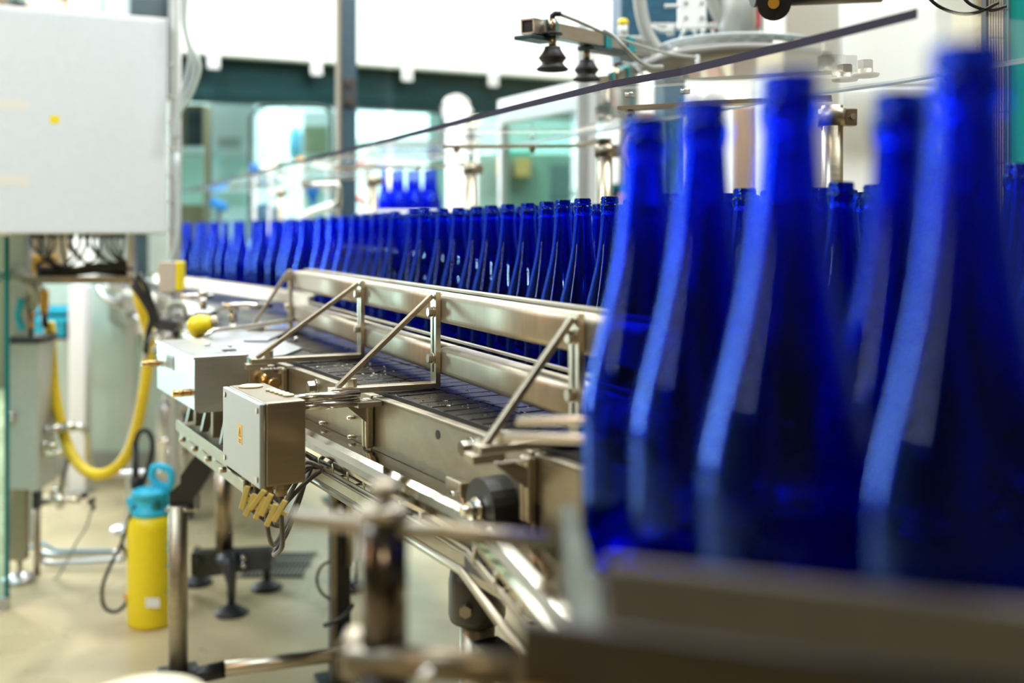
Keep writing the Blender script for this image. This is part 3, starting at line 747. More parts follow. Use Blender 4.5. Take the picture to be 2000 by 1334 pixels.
def bottle(p, me, label, group, rz=0):
    o = bpy.data.objects.new('glass_bottle', me); col.objects.link(o); o.location = p; o.rotation_euler = (0, 0, rz)
    return tag(o, label, 'bottle', group)
def s_of(px):
    return 1175-(1191-px)*1.13 if px >= 540 else 439-(540-px)*.55
def row(px):
    d = F/s_of(px); return V3(((px-CX)/F*d, d, 0))
placed = []
def free(p, mind=.0885):
    return all((p-q).length_squared > mind*mind for q in placed)
ZB, FGZ = 1.0012, 1.0205
rowdir = V3((.919, .394, 0)).normalized()
# the transitional bottles behind the blurred foreground ones come first so nothing collides with them
FG = [('A', .091, .70), ('B', .1136, .606), ('C', .135, .50), ('D', .217, .571), ('E', .189, .4255)]
for _, x, y in FG: placed.append(V3((x, y, 0)))
front = [1191, 1138, 1099, 1068, 1031, 992, 959, 931, 895, 865, 829, 808, 772, 753, 735, 715, 695, 674, 651, 628, 596, 573, 563, 540, 513, 499, 473, 461, 441, 424, 414, 399, 389, 370, 358, 348]
fpos = []
for px in front:
    d0 = F/s_of(px); k = 0
    while True:
        d = d0-.04+.012*k; p = V3(((px-CX)/F*d, d, 0))
        if free(p): break
        k += 1
    placed.append(p); fpos.append((px, p))
for i, (px, p) in enumerate(fpos):
    n = i+1
    where = 'in the sharp row behind the guard rail' if px > 640 else 'in the softly blurred far row'
    bottle(V3((p.x, p.y, ZB)), ME_MID, '%s blue glass bottle from the right %s' % (ordinal(n), where), 'blue bottles in the row along the guard rail')
# row carried on toward the viewer, hidden or half hidden by the foreground bottles
ext = []
for k in range(1, 12):
    p = V3((.162, 1.70, 0)) + V3((.394, -.919, 0))*(.093*k)
    if p.y < .80: break
    if free(p): placed.append(p); ext.append(p)
for p in ((.150, .80), (.232, .86), (.30, .79), (.385, .865), (.372, .985), (.345, 1.065), (.52, 1.03), (.43, .93)):
    p = V3((*p, 0))
    if free(p): placed.append(p); ext.append(p)
for p in ext:
    px = CX+p.x/p.y*F
    if 1610 < px < 1720: lb = 'blue bottle in the gap between the large foreground bottles, %s' % ('its neck nearest the steel post' if px < 1650 else 'just right of the dark necks')
    else: lb = 'blue bottle mostly hidden behind the large blurred foreground bottles'
    bottle(V3((p.x, p.y, ZB if (p-O).dot(U) > -.355 else FGZ)), ME_MID, lb, 'blue bottles behind the foreground ones')
# rows packed behind
for k in (1, 2, 3):
    px = 1780; last = None; j = 0
    while px > 344:
        base = row(px); nx = row(px-2)
        tn = (nx-base).normalized(); nr = V3((tn.y, -tn.x, 0)); nr = nr if nr.x > 0 else -nr
        p = base + nr*(.079*k) + V3((random.uniform(-.006, .006), random.uniform(-.006, .006), 0))
        if p.y < 5.0 and p.y > 1.12 and not (k > 2 and p.y > 3.6) and free(p):
            placed.append(p)
            bottle(V3((p.x, p.y, ZB if (p-O).dot(U) > -.355 else FGZ)), ME_MID, 'blue bottle packed in the %s row behind the front row of necks' % ordinal(k+1), 'blue bottles packed in the %s row' % ordinal(k+1))
        px -= 3
# large foreground bottles
FLAB = {'A': 'large blurred blue bottle furthest left of the foreground bottles', 'B': 'large blurred blue bottle second from the left in the foreground',
        'C': 'large blurred blue bottle in the middle of the foreground group', 'D': 'shorter looking foreground bottle between the middle and the tallest one', 'E': 'tallest and nearest blurred blue bottle at the right'}
for nm, x, y in FG:
    bottle(V3((x, y, FGZ)), ME_FG, FLAB[nm], 'large foreground bottles')
for x, y, z, lb in ((.655, 1.33, ZB, 'blue bottle neck at the right picture edge under the turquoise guard'), (.30, .585, FGZ, 'blurred blue bottle behind the tallest one near the right edge')):
    p = V3((x, y, 0))
    if free(p):
        placed.append(p); bottle(V3((x, y, z)), ME_FG, lb, 'large foreground bottles')
# blurred bottles on a raised lane at the back
d = 5.5
a_ = at(735, 455, d)
t = thing('raised_lane', V3((a_.x+.2, d, 0)), 'raised bottle lane behind the dark upright', 'conveyor')
MB().span(V3((a_.x-.03, d-.05, 1.25)), V3((a_.x+.38, d+.16, 1.285)), AX0, .004).build('deck', STEELB, t)
MB().tube([V3((a_.x-.10, d-.065, 1.36)), V3((a_.x+.42, d-.065, 1.36))], .010, 8).build('guide_rod', WHITE, t)
for x in (a_.x+.02, a_.x+.34):
    MB().span(V3((x-.015, d+.03, 0)), V3((x+.015, d+.07, 1.25)), AX0).build('leg', SATIN, t)
    MB().cyl(V3((x, d-.065, 1.25)), V3((x, d-.065, 1.36)), .006, 8).build('rod_stay', SATIN, t)
n = 0
for r in range(2):
    for i in range(4 if r == 0 else 3):
        n += 1
        bottle(V3((a_.x+.042+.0885*i+.044*r, d+.004+.080*r, 1.2865)), ME_MID, '%s blue bottle of the %s row on the raised lane behind' % (ordinal(i+1), 'front' if r == 0 else 'rear'), 'bottles on the raised lane')

# ================================================================== acrylic cover over the bottles
ZS = 1.485
fe = [onz(x, y, ZS) for x, y in ((1790, 36), (1560, 93), (1330, 147), (1195, 171), (1000, 217), (850, 255), (700, 292), (620, 311), (540, 329), (450, 353), (350, 378))]
be = [p + rowdir*.40 for p in fe]
cs = thing('acrylic_cover', V3((fe[5].x, fe[5].y, 0)), 'long clear acrylic cover sheet held over the bottles on steel posts', 'cover')
TH = .011
m = MB(); bm = m.bm
tf = [bm.verts.new(p+UP*TH) for p in fe]; tb_ = [bm.verts.new(p+UP*TH) for p in be]
for i in range(len(fe)-1):
    bm.faces.new([tf[i], tf[i+1], tb_[i+1], tb_[i]])
bmesh.ops.recalc_face_normals(bm, faces=bm.faces[:])
m.build('sheet', ACRYL, cs)
m = MB()
for i in range(len(fe)-1):
    m.prism([fe[i], fe[i+1], fe[i+1]+UP*TH, fe[i]+UP*TH], rowdir*.0015)
m.build('cut_edge', EDGE, cs)
m = MB()
for i in range(len(fe)-1):
    m.prism([be[i]+UP*(TH-.004), be[i+1]+UP*(TH-.004), be[i+1]+UP*TH, be[i]+UP*TH], rowdir*.0012)
m.build('rear_edge', pbr('acrylic_rear_edge', (.45, .50, .52), .3), cs)
ZU = ZS-.0005
# posts with clamps and sheet carriers
for (px, d, bar, top) in ((1625, 1.78, ((1625, 188), (1400, 198), (1212, 209)), 0), (1181, 2.5, ((1183, 270), (1122, 283), (866, 284)), 0), (919, 3.2, ((917, 315), (893, 322), (657, 327)), 0), (728, 3.95, ((728, 340), (700, 346), (590, 352)), 0), (548, 5.1, ((548, 356), (530, 360), (452, 362)), 0)):
    c = at(px, 455, d)
    r = .0185 if px > 600 else .0165
    po = MB().cyl(V3((c.x, c.y, 1.001)), V3((c.x, c.y, ZS-.014)), r, 24).build('post', STEEL, cs)
    cl = MB().cyl(V3((c.x, c.y, ZS-.05)), V3((c.x, c.y, ZS-.02)), r+.006, 24)
    cl.box(V3((c.x+r+.010, c.y-.004, ZS-.035)), (.022, .022, .030), None, .002)
    cl = cl.build('clamp', STEELD, po)
    MB().cyl(V3((c.x+r+.012, c.y-.016, ZS-.035)), V3((c.x+r+.012, c.y-.022, ZS-.035)), .005).build('screw', CHROME, cl)
    pts = [onz(x, y, ZS-.006) for x, y in bar]
    mm = MB()
    for i in range(len(pts)-1):
        p, q = pts[i], pts[i+1]; dr = (q-p).normalized(); sd = V3((dr.y, -dr.x, 0)).normalized()
        mm.prism([p-sd*.016, q-sd*.016, q+sd*.016, p+sd*.016], -UP*.007)
    mm.prism([V3((c.x, c.y, ZS-.006))-rowdir*.03, pts[0]+V3((0, -.02, 0)), pts[0]+V3((0, .02, 0)), V3((c.x, c.y, ZS-.006))+rowdir*.03], -UP*.007) if (pts[0]-c).length > 9 else None
    ca = mm.build('carrier_bar', STEEL, cs)
    for f_ in (.10, .68):
        p = pts[-1]*(1-f_)+pts[1]*f_
        p = V3((p.x, p.y, ZS-.013))
        MB().hexa(p, -UP, .0085, .008).cyl(p-UP*.008, p-UP*.013, .005).build('bolt', STEELD, ca)
        MB().cyl(V3((p.x, p.y, ZS+TH)), V3((p.x, p.y, ZS+TH+.008)), .009, 12).build('cap_nut', CHROME, ca)
# small drop bracket at the far end
t = MB().tube([at(590, 362, 4.2), at(660, 360, 4.2), at(662, 366, 4.2), at(662, 405, 4.2)], .011, 8).build('drop_bracket', CHROME, cs)
MB().ball(at(655, 397, 4.2), .014).build('knob', CHROME, t)

# ================================================================== suction gripper above the cover
sg = thing('suction_gripper', at(1079, 137, 2.0), 'square tube gripper arm with two black bellows suction cups over the cover', 'gripper')
ga, gb_ = at(1030, 51, 1.97), at(1262, 97, 2.5)
gd = (gb_-ga).normalized(); gs = V3((gd.y, -gd.x, 0)).normalized(); gu = gs.cross(gd).normalized(); gu = gu if gu.z > 0 else -gu
AXG = (gd, gs, gu)
def GA(l, s, u): return ga + gd*l + gs*s + gu*u
GLn = (gb_-ga).length
m = MB(); hw = .0145; wl = .0025
m.span(GA(0, -hw, hw-wl), GA(GLn, hw, hw), AXG).span(GA(0, -hw, -hw), GA(GLn, hw, -hw+wl), AXG).span(GA(0, -hw, -hw), GA(GLn, -hw+wl, hw), AXG).span(GA(0, hw-wl, -hw), GA(GLn, hw, hw), AXG)
m.build('arm', STEELB, sg)
MB().span(GA(.004, -hw+wl, -hw+wl), GA(.006, hw-wl, hw-wl), AXG).build('end_recess', INKD, sg)
LINF = lambda px: None
for l0, l1 in ((.055, .10), (.33, .365), (.455, .50)):
    MB().span(GA(l0, -hw-.003, -hw-.003), GA(l1, hw+.003, hw+.003), AXG, .001).build('clamp', TEAL, sg)
for l0, l1 in ((-.02, .085), (.26, .46)):
    MB().span(GA(l0, -.020, -hw-.012), GA(l1, .020, -hw-.004), AXG, .002).build('carrier_plate', pbr('dark_teal_plate', (.02, .06, .07), .4), sg)
def suction(px, d, ytop, neck, s):
    """bellows cup: px centre, scale s metres per photo pixel"""
    c = at(px, 0, d)
    z = lambda y: EYE-(y-HY)*d/F
    P = V3((c.x, d, 0))
    prof = [(0, z(neck)), (15.5*s, z(neck)), (15.5*s, z(neck+3*s/.001)), (19*s, z(neck+10*s/.001)), (27*s, z(neck+21*s/.001)), (26*s, z(neck+23*s/.001)), (20.5*s, z(neck+30*s/.001)), (20.5*s, z(neck+32*s/.001)),
            (24*s, z(neck+37*s/.001)), (31*s, z(neck+43*s/.001)), (30*s, z(neck+45*s/.001)), (22*s, z(neck+40*s/.001)), (0, z(neck+36*s/.001))]
    return P, prof, z
for i, (px, d, ytop, neck, sc_, km) in enumerate(((1079, 2.0, 25, 92, .001, 1.0), (1145.5, 2.22, 88, 118, .00099, .87))):
    P = V3((at(px, 0, d).x, d, 0)); z = lambda y: EYE-(y-HY)*d/F
    k = km
    pr = [(0, 0), (.0155, 0), (.0155, 3), (.019, 10), (.027, 21), (.0262, 23), (.0205, 30), (.0205, 32), (.024, 37), (.0312, 43), (.030, 45), (.022, 40), (0, 37)]
    prof = [(r_*sc_/.001, z(neck+y_*k)) for r_, y_ in pr]
    cup = MB().lathe(prof, P, seg=32).build('suction_cup', RUBBER, sg)
    MB().cyl(P+UP*z(neck+1), P+UP*z(ytop+45 if i == 0 else ytop), .0075, 16).build('stem', BROWNST, cup)
    if i == 0:
        MB().cyl(P+UP*z(62), P+UP*z(38), .0085, 16).build('fitting', BROWNST, cup)
        MB().tube([P+UP*z(40), P+UP*z(30), P+UP*z(27)+V3((.004, 0, 0)), P+UP*z(27)+V3((.017, 0, 0))], .0055, 10).build('elbow', BLACK, cup)
        MB().lathe([(.018, z(65)), (.020, z(65)), (.020, z(68)), (.007, z(69))], P, seg=20).build('collar', DARKST, cup)
    else:
        MB().lathe([(.019, z(91)), (.020, z(91)), (.020, z(93)), (.007, z(94))], P, seg=20).build('collar', DARKST, cup)
at1 = [at(x, y, d) for x, y, d in ((1096, 29, 2.0), (1130, 42, 2.05), (1170, 60, 2.1), (1215, 78, 2.15), (1260, 93, 2.2), (1310, 106, 2.3), (1360, 112, 2.4))]
MB().tube(spline(at1, 4), .0036, 8).build('air_tube', CLEARH, sg)
at2 = [at(x, y, d) for x, y, d in ((1178, 58, 2.1), (1200, 72, 2.1), (1222, 95, 2.1), (1245, 117, 2.15), (1270, 130, 2.2), (1293, 130, 2.25))]
MB().tube(spline(at2, 4), .0042, 8).build('air_tube', CLEARH, sg)
# second gripper behind
s2 = thing('suction_gripper', at(1200, 165, 2.6), 'smaller looking second gripper arm with teal clamps just above the cover edge', 'gripper')
ga2, gb2 = at(1176, 158, 2.55), at(1275, 122, 3.0)
g2 = (gb2-ga2).normalized(); s2s = V3((g2.y, -g2.x, 0)).normalized(); u2 = s2s.cross(g2); u2 = u2 if u2.z > 0 else -u2
AX2 = (g2, s2s, u2)
def G2(l, s, u): return ga2 + g2*l + s2s*s + u2*u
L2_ = (gb2-ga2).length
MB().span(G2(0, -.015, -.015), G2(L2_, .015, .015), AX2, .002).build('arm', STEELB, s2)
for l0, l1 in ((.03, .05), (.17, .20)):
    MB().span(G2(l0, -.018, -.018), G2(l1, .018, .018), AX2, .001).build('clamp', TEAL, s2)
MB().span(G2(-.02, -.02, -.028), G2(.14, .02, -.019), AX2, .002).build('carrier_plate', DARKST, s2)
P = at(1203, 165, 2.62)
MB().cyl(P, at(1203, 132, 2.62), .0085, 12).build('stem', BROWNST, s2)
MB().tube([at(1203, 134, 2.62), at(1203, 125, 2.62), at(1214, 123, 2.62)], .006, 8).build('elbow', BLACK, s2)
MB().tube(spline([at(1214, 123, 2.62), at(1235, 128, 2.7), at(1250, 140, 2.7), at(1262, 152, 2.7)], 4), .004, 8).build('air_tube', CLEARH, s2)

# ================================================================== machine behind the gripper
mh = thing('transfer_machine', V3((at(1350, 455, 3.3).x, 3.3, 0)), 'petrol blue and red transfer machine behind the gripper at top', 'machine')
d = 3.3
MB().span(V3((at(1212, 0, d).x, d, at(0, 108, d).z)), V3((at(1395, 0, d).x, d+.3, at(0, -160, d).z)), AX0, .01).build('body', NAVY, mh)
MB().span(V3((at(1390, 0, d).x, d-.06, at(0, 62, d).z)), V3((at(1478, 0, d).x, d+.2, at(0, -160, d).z)), AX0, .01).build('red_housing', RED, mh)
MB().span(V3((at(1400, 0, d).x, d-.04, at(0, 86, d).z)), V3((at(1460, 0, d).x, d+.2, at(0, 60, d).z)), AX0, .01).build('blue_drive', BLUEP, mh)
MB().span(V3((at(1430, 0, d).x, d-.08, at(0, 20, d).z)), V3((at(1478, 0, d).x, d-.06, at(0, -60, d).z)), AX0, .004).build('cover_plate', SATIN, mh)
MB().span(V3((at(1462, 0, d).x, d-.03, at(0, 80, d).z)), V3((at(1490, 0, d).x, d+.05, at(0, -160, d).z)), AX0, .004).build('strut', SATIN, mh)
MB().span(V3((at(1300, 0, d).x, d+.05, 0)), V3((at(1345, 0, d).x, d+.28, at(0, 100, d).z)), AX0, .004).build('column', NAVY, mh)
vp = MB().span(V3((at(1326, 0, 2.9).x, 2.9, at(0, 56, 2.9).z)), V3((at(1380, 0, 2.9).x, 2.93, at(0, -40, 2.9).z)), AX0, .004).build('valve_plate', WHITE, mh)
for x, y in ((1340, 6), (1371, 6), (1340, 35), (1371, 35)):
    MB().cyl(at(x, y, 2.895), at(x, y, 2.905), .004).build('screw', DARKST, vp)
MB().span(V3((at(1240, 0, d).x, d-.2, at(0, 78, d).z)), V3((at(1420, 0, d).x, d-.17, at(0, 70, d).z)), AX0, .002).build('cross_rail', SATIN, mh)
MB().box(at(1310, 60, 2.9), (.02, .02, .03), None, .004).build('bracket', SATIN, mh)
for nm, pts, r, mt in (('hose', ((1247, -20), (1252, 20), (1262, 60), (1280, 92), (1305, 118), (1335, 135)), .018, GREYH), ('hose', ((1385, -20), (1400, 20), (1416, 50), (1422, 80), (1405, 105), (1370, 122)), .020, GREYH),
                       ('tube', ((1337, 58), (1325, 85), (1312, 108)), .005, CLEARH), ('tube', ((1354, 58), (1368, 85), (1382, 110)), .005, CLEARH), ('tube', ((1376, 58), (1362, 85), (1345, 112)), .005, CLEARH), ('tube', ((1392, 58), (1396, 80), (1400, 98)), .005, CLEARH),
                       ('tube', ((1298, 12), (1326, 12)), .005, SATIN), ('tube', ((1265, 50), (1290, 60), (1315, 60)), .006, CLEARH)):
    MB().tube(spline([at(x, y, 2.75) for x, y in pts], 5), r, 10).build(nm, mt, mh)
# turntable plate
t = thing('turntable', at(1440, 135, 2.75), 'round grey turntable plate with cable loops under the blue red machine', 'turntable')
c = at(1440, 136, 2.75)
MB().lathe([(0, 0), (.20, 0), (.245, .004), (.25, .010), (.25, .022), (.24, .028), (0, .028)], c, seg=48).build('plate', pbr('warm_grey_plate', (.24, .23, .21), .4, .1), t)
MB().cyl(c+UP*.028, c+UP*.30, .05, 24).build('hub', SATIN, t)
for i in range(4):
    r = .17+.012*i
    MB().tube([c+V3((math.cos(a)*r, math.sin(a)*r*.9, .036+.008*i)) for a in [math.tau*k/28+.3*i for k in range(22)]], .0055, 8).build('cable_loop', CLEARH, t)
MB().cyl(at(1363, 142, 2.55), at(1363, 108, 2.55), .006).build('pin', WHITE, t)
c = at(1217, 68, 2.9)
t = thing('push_button', c, 'yellow capped grey button head above the second gripper', 'button')
MB().cyl(at(1217, 72, 2.9), at(1217, 50, 2.9), .014, 20).build('base', SATIN, t)
MB().lathe([(.0, .0), (.0148, 0), (.0148, .012), (.010, .018), (0, .019)], at(1217, 50, 2.9), seg=20).build('cap', YELLOW, t)
MB().span(at(1195, 82, 2.92), at(1260, 70, 2.88), AX0, .003).build('mount', SATIN, t)
t = thing('motor_head', at(1560, 14, 1.9), 'black motor head with an amber dot at the top edge', 'motor')
MB().cyl(at(1470, -22, 1.9), at(1720, -32, 1.9), .034, 28).build('barrel', BLACK, t)
MB().cyl(at(1690, -30, 1.9), V3((at(1690, 0, 1.9).x, 1.9, ZC)), .03, 16).build('hanger', DARKST, t)
MB().cyl(at(1512, 8, 1.86), at(1512, 4, 1.9), .03, 24).build('nose', BLACK, t)
MB().cyl(at(1511, 6, 1.825), at(1511, 6, 1.86), .010, 16).build('amber_dot', OCHRE, t)
# back panels at upper right
d = 3.6
box_thing('machine_cover_board', 1535, 1642, -140, 88, d, .05, pbr('grey_cream_panel', (.50, .50, .44), .45), 'grey cream machine panel left of the steel post at top', 'panel')
box_thing('white_partition', 1640, 1830, -260, 166, 3.9, .05, WHITEB, 'bright white partition board above the right foreground bottles', 'partition', ground=False, parts=(('bottom_rail', 1640, 1830, 162, 172, SATIN),))
box_thing('glazed_partition', 1640, 1860, 172, 560, 4.1, .05, WHITE, 'white lower partition seen between the foreground bottle necks', 'partition')
box_thing('beige_pillar', 1436, 1480, 205, 560, 4.2, .08, pbr('beige_pillar_paint', (.40, .28, .21), .5), 'beige pillar seen in the gap between two large foreground necks', 'pillar')
box_thing('hall_door', 1178, 1226, 236, 560, 5.0, .06, WHITEB, 'white door leaf right of the third cover post', 'door', parts=(('edge_strip', 1213, 1226, 236, 560, pbr('olive_strip', (.25, .20, .10), .5)),))
# bolt heads on the cover sheet at right
for px, py, lb in ((1650, 158, 'left of the pair beside the steel post'), (1690, 150, 'right of the pair beside the steel post')):
    c = onz(px, py, ZS+TH+.0002)
    t = thing('clamp_screw', c, 'dark clamp screw standing on the cover sheet, '+lb, 'screw', 'clamp screws on the cover')
    MB().lathe([(0, 0), (.020, 0), (.022, .004), (.012, .006), (.012, .012), (0, .012)], c, seg=20).build('washer', STEELD, t)
    MB().hexa(c+UP*.012, UP, .012, .014).build('head', STEELD, t)
# turquoise guard and wire mesh at the right edge
d = 1.97
t = thing('turquoise_guard', V3((at(1985, 455, d).x, d, 0)), 'bright turquoise guard panel at the right picture edge', 'guard')
MB().span(V3((at(1966, 0, d).x, d, 0)), V3((at(2140, 0, d).x, d+.01, 2.3)), AX0, .002).build('panel', TURQ, t)
MB().span(V3((at(1966, 0, d).x, d-.006, 0)), V3((at(1973, 0, d).x, d+.012, 2.3)), AX0, .002).build('edge', pbr('dark_turquoise', (.01, .26, .28), .4), t)
t = thing('wire_mesh', V3((at(1950, 455, 1.9).x, 1.9, 0)), 'dark wire mesh panel beside the turquoise guard', 'mesh panel')
m = MB()
for i in range(10):
    x = at(1925+5*i, 0, 1.9).x; m.cyl(V3((x, 1.9, .02)), V3((x, 1.9, 2.3)), .0014, 6)
for k in range(24):
    z = .05+.095*k; m.cyl(V3((at(1925, 0, 1.9).x, 1.903, z)), V3((at(1970, 0, 1.9).x, 1.903, z)), .0014, 6)
m.build('grid', DARKST, t)
MB().span(V3((at(1921, 0, 1.9).x, 1.89, 0)), V3((at(1925, 0, 1.9).x, 1.91, 2.3)), AX0).build('frame', DARKST, t)
for pts, lb in (((( 1800, -20), (1830, 10), (1870, 26), (1910, 24), (1950, 5)), 'thin dark cable loop hanging at the top right'), (((1870, -20), (1895, 8), (1935, 20), (1965, 12)), 'second thin dark cable loop near the turquoise guard')):
    MB().tube(spline([at(x, y, 1.6) for x, y in pts], 5), .0028, 6).build('hanging_cable', CABLED, label=lb, cat='cable', group='cable loops at top right')
# person behind the bottles
d = 4.45
px0 = at(1300, 455, d).x
per = thing('person', V3((px0, d, 0)), 'person in a teal shirt bending behind the bottles, mostly hidden', 'person')
def skin_body(name, joints, edges, mat, parent, root=0, lev=2):
    me = bpy.data.meshes.new(name)
    rl = V3(parent.location)
    me.from_pydata([V3(j[0])-rl for j in joints], edges, [])
    o = bpy.data.objects.new(name, me); col.objects.link(o); o.parent = parent
    sk = o.modifiers.new('skin', 'SKIN'); me.materials.append(mat)
    for i, j in enumerate(joints):
        me.skin_vertices[0].data[i].radius = (j[1], j[2] if len(j) > 2 else j[1])
    me.skin_vertices[0].data[root].use_root = True
    sk.use_smooth_shade = True
    ss = o.modifiers.new('sub', 'SUBSURF'); ss.levels = lev; ss.render_levels = lev
    return o
def pj(x, y, z): return V3((px0+x, d+y, z))
J = [(pj(0, 0, .95), .13, .10), (pj(-.01, -.02, 1.15), .13, .10), (pj(-.03, -.05, 1.34), .15, .10), (pj(-.05, -.08, 1.43), .09, .08), (pj(-.07, -.12, 1.50), .05), (pj(-.10, -.16, 1.55), .06),
     (pj(-.21, -.06, 1.40), .055), (pj(-.27, -.10, 1.12), .042), (pj(-.20, -.30, 1.05), .032), (pj(-.16, -.38, 1.05), .03),
     (pj(.14, -.06, 1.38), .055), (pj(.22, -.08, 1.12), .042), (pj(.14, -.28, 1.03), .032), (pj(.10, -.36, 1.03), .03),
     (pj(-.09, .0, .88), .085), (pj(-.10, -.02, .50), .058), (pj(-.10, .02, .10), .042), (pj(-.10, -.10, .035), .03), (pj(.09, .0, .88), .085), (pj(.10, -.02, .50), .058), (pj(.10, .02, .10), .042), (pj(.10, -.10, .035), .03)]
Ed = [(0, 1), (1, 2), (2, 3), (3, 4), (4, 5), (2, 6), (6, 7), (7, 8), (8, 9), (2, 10), (10, 11), (11, 12), (12, 13), (0, 14), (14, 15), (15, 16), (16, 17), (0, 18), (18, 19), (19, 20), (20, 21)]
skin_body('body', J, Ed, SKIN, per)
Js = [(J[0][0], .14, .11), (J[1][0], .142, .112), (J[2][0], .162, .112), (J[3][0], .10, .09), (J[6][0], .066), (J[6][0]*.45+J[7][0]*.55, .060), (J[10][0], .066), (J[10][0]*.45+J[11][0]*.55, .060)]
skin_body('shirt', Js, [(0, 1), (1, 2), (2, 3), (2, 4), (4, 5), (2, 6), (6, 7)], SHIRT, per)
Jt = [(pj(0, 0, .97), .142, .112), (J[14][0], .096), (J[15][0], .070), (pj(-.10, .02, .12), .056), (J[18][0], .096), (J[19][0], .070), (pj(.10, .02, .12), .056)]
skin_body('trousers', Jt, [(0, 1), (1, 2), (2, 3), (0, 4), (4, 5), (5, 6)], TROUS, per)
hc = pj(-.115, -.19, 1.605)
m = MB(); m.ball(hc, .10, (.78, .95, 1.15), 20); m.ball(hc+V3((-.02, -.095, -.015)), .018, (.8, 1.1, 1.2), 10); m.ball(hc+V3((-.075, .0, -.01)), .022, (.4, .8, 1.2), 10); m.ball(hc+V3((.075, .0, -.01)), .022, (.4, .8, 1.2), 10)
m.ball(hc+V3((-.01, -.07, -.075)), .036, (1, .9, .8), 12)
hd_ = m.build('head', SKIN, per)
for x in (-.045, .015):
    MB().ball(hc+V3((x, -.086, .012)), .010).build('eye', INKD, hd_)
MB().box(hc+V3((-.015, -.095, -.055)), (.04, .01, .008), None, .003).build('mouth', pbr('lip', (.45, .14, .12), .5), hd_)
MB().ball(hc+V3((.005, .022, .03)), .104, (.82, .95, 1.1), 20).build('hair', HAIR, per)
for s, w_ in ((-1, J[9][0]), (1, J[13][0])):
    h_ = MB().ball(w_, .034, (1, 1.3, .5), 12).build('hand', SKIN, per)
    for k in range(4):
        f0 = w_+V3((-.02+.0135*k, -.035, 0)); MB().tube([f0, f0+V3((0, -.035, -.006)), f0+V3((0, -.060+.004*abs(k-1), -.025))], [.008, .0075, .006], 8).build('finger', SKIN, h_)
    MB().tube([w_+V3((-.03*s, 0, 0)), w_+V3((-.045*s, -.03, -.008)), w_+V3((-.04*s, -.055, -.02))], [.009, .008, .006], 8).build('thumb', SKIN, h_)
for s in (-.1, .1):
    MB().box(pj(s, -.06, .045), (.09, .26, .088), None, .03, 3).build('shoe', BLACK, per)
# ================================================================== gear box
g = thing('gear_box', W(1.04, -.10, .908), 'square stainless gear box housing with brass pins at the conveyor side', 'gear box')
def C_(a, b, z): return W(a, b, z)
MB().prism([C_(.872, -.156, 1.010), C_(.872, -.056, 1.010), C_(.872, -.052, .925), C_(.872, -.085, .906), C_(.872, -.147, .906), C_(.872, -.156, .912)], U*.338).build('housing', STEELB, g)
ld = MB().span(C_(.868, -.159, 1.008), C_(1.214, -.052, 1.0145), AXC, .0025).build('lid', STEELB, g)
MB().span(C_(.93, -.085, 1.0145), C_(.945, -.06, 1.0165), AXC).build('latch_slot', INKD, ld)
MB().cyl(C_(1.04, -.09, 1.0145), C_(1.04, -.09, 1.021), .006).build('knob', CHROME, ld)
np_ = MB().span(C_(1.045, -.1575, .968), C_(1.115, -.156, .996), AXC).build('name_plate', STEELD, g)
MB().span(C_(1.052, -.1580, .973), C_(1.108, -.1575, .991), AXC).build('plate_field', pbr('plate_grey', (.20, .20, .19), .5), np_)
for a, z in ((1.205, .966), (.905, .942)):
    MB().cyl(C_(a, -.154, z), C_(a, -.19, z), .0068, 16).build('pin', BRASS, g)
MB().cyl(C_(.868, -.03, .965)-U*.0, C_(.80, -.03, .965), .0135, 24).build('shaft_collar', BRASS, g)
MB().cyl(C_(.80, -.03, .965), C_(.775, -.03, .965), .0105, 24).build('shaft_end', BRASS, g)
MB().span(C_(.86, -.055, .93), C_(.89, -.004, .99), AXC, .002).build('mounting_plate', STEELD, g)
MB().span(C_(.965, -.098, .837), C_(.98, -.075, .906), AXC, .002).build('support_strut', STEELD, g)
MB().span(C_(1.11, -.098, .837), C_(1.125, -.075, .906), AXC, .002).build('support_strut', STEELD, g)
MB().tube([W(.62, -.15, .985), W(.665, -.15, .985), W(.665, -.15, .945), W(.62, -.15, .945)], .004, 8).build('handle', STEELB, g) if False else None

# ================================================================== control box
cbx = thing('junction_box', W(.36, -.18, .899), 'stainless junction box with yellow warning sticker hung at the conveyor side', 'electrical box')
a0, a1 = .2666, .4556
MB().span(W(a0, -.2035, .9005), W(a1, -.146, 1.0165), AXC, .003).build('body', pbr('shade_darkened_steel', (.33, .275, .19), .34, 1, var=.06, scale=(3, 3, 30), rvar=.06), cbx)  # steel base darkened because this side would mirror dark surroundings
ld = MB().span(W(a0-.001, -.212, .899), W(a1+.001, -.2042, 1.0155), AXC, .0015).build('lid', pbr('grey_green_lid', (.36, .39, .36), .42, .45), cbx)
MB().span(W(a0, -.2046, .901), W(a1, -.2032, 1.015), AXC).build('seal', INKD, cbx)
MB().span(W(a0-.0012, -.2072, .9005), W(a0-.0002, -.2048, 1.014), AXC).build('lid_flange', CHROME, ld)
for a, z in ((a0+.012, 1.005), (a1-.012, 1.005), (a0+.012, .910), (a1-.012, .910)):
    MB().cyl(W(a, -.212, z), W(a, -.2136, z), .0042, 12).build('screw', BROWNST, ld)
st = MB().span(W(.352, -.2124, .945), W(.372, -.212, .973), AXC).build('warning_sticker', YELTAG, ld)
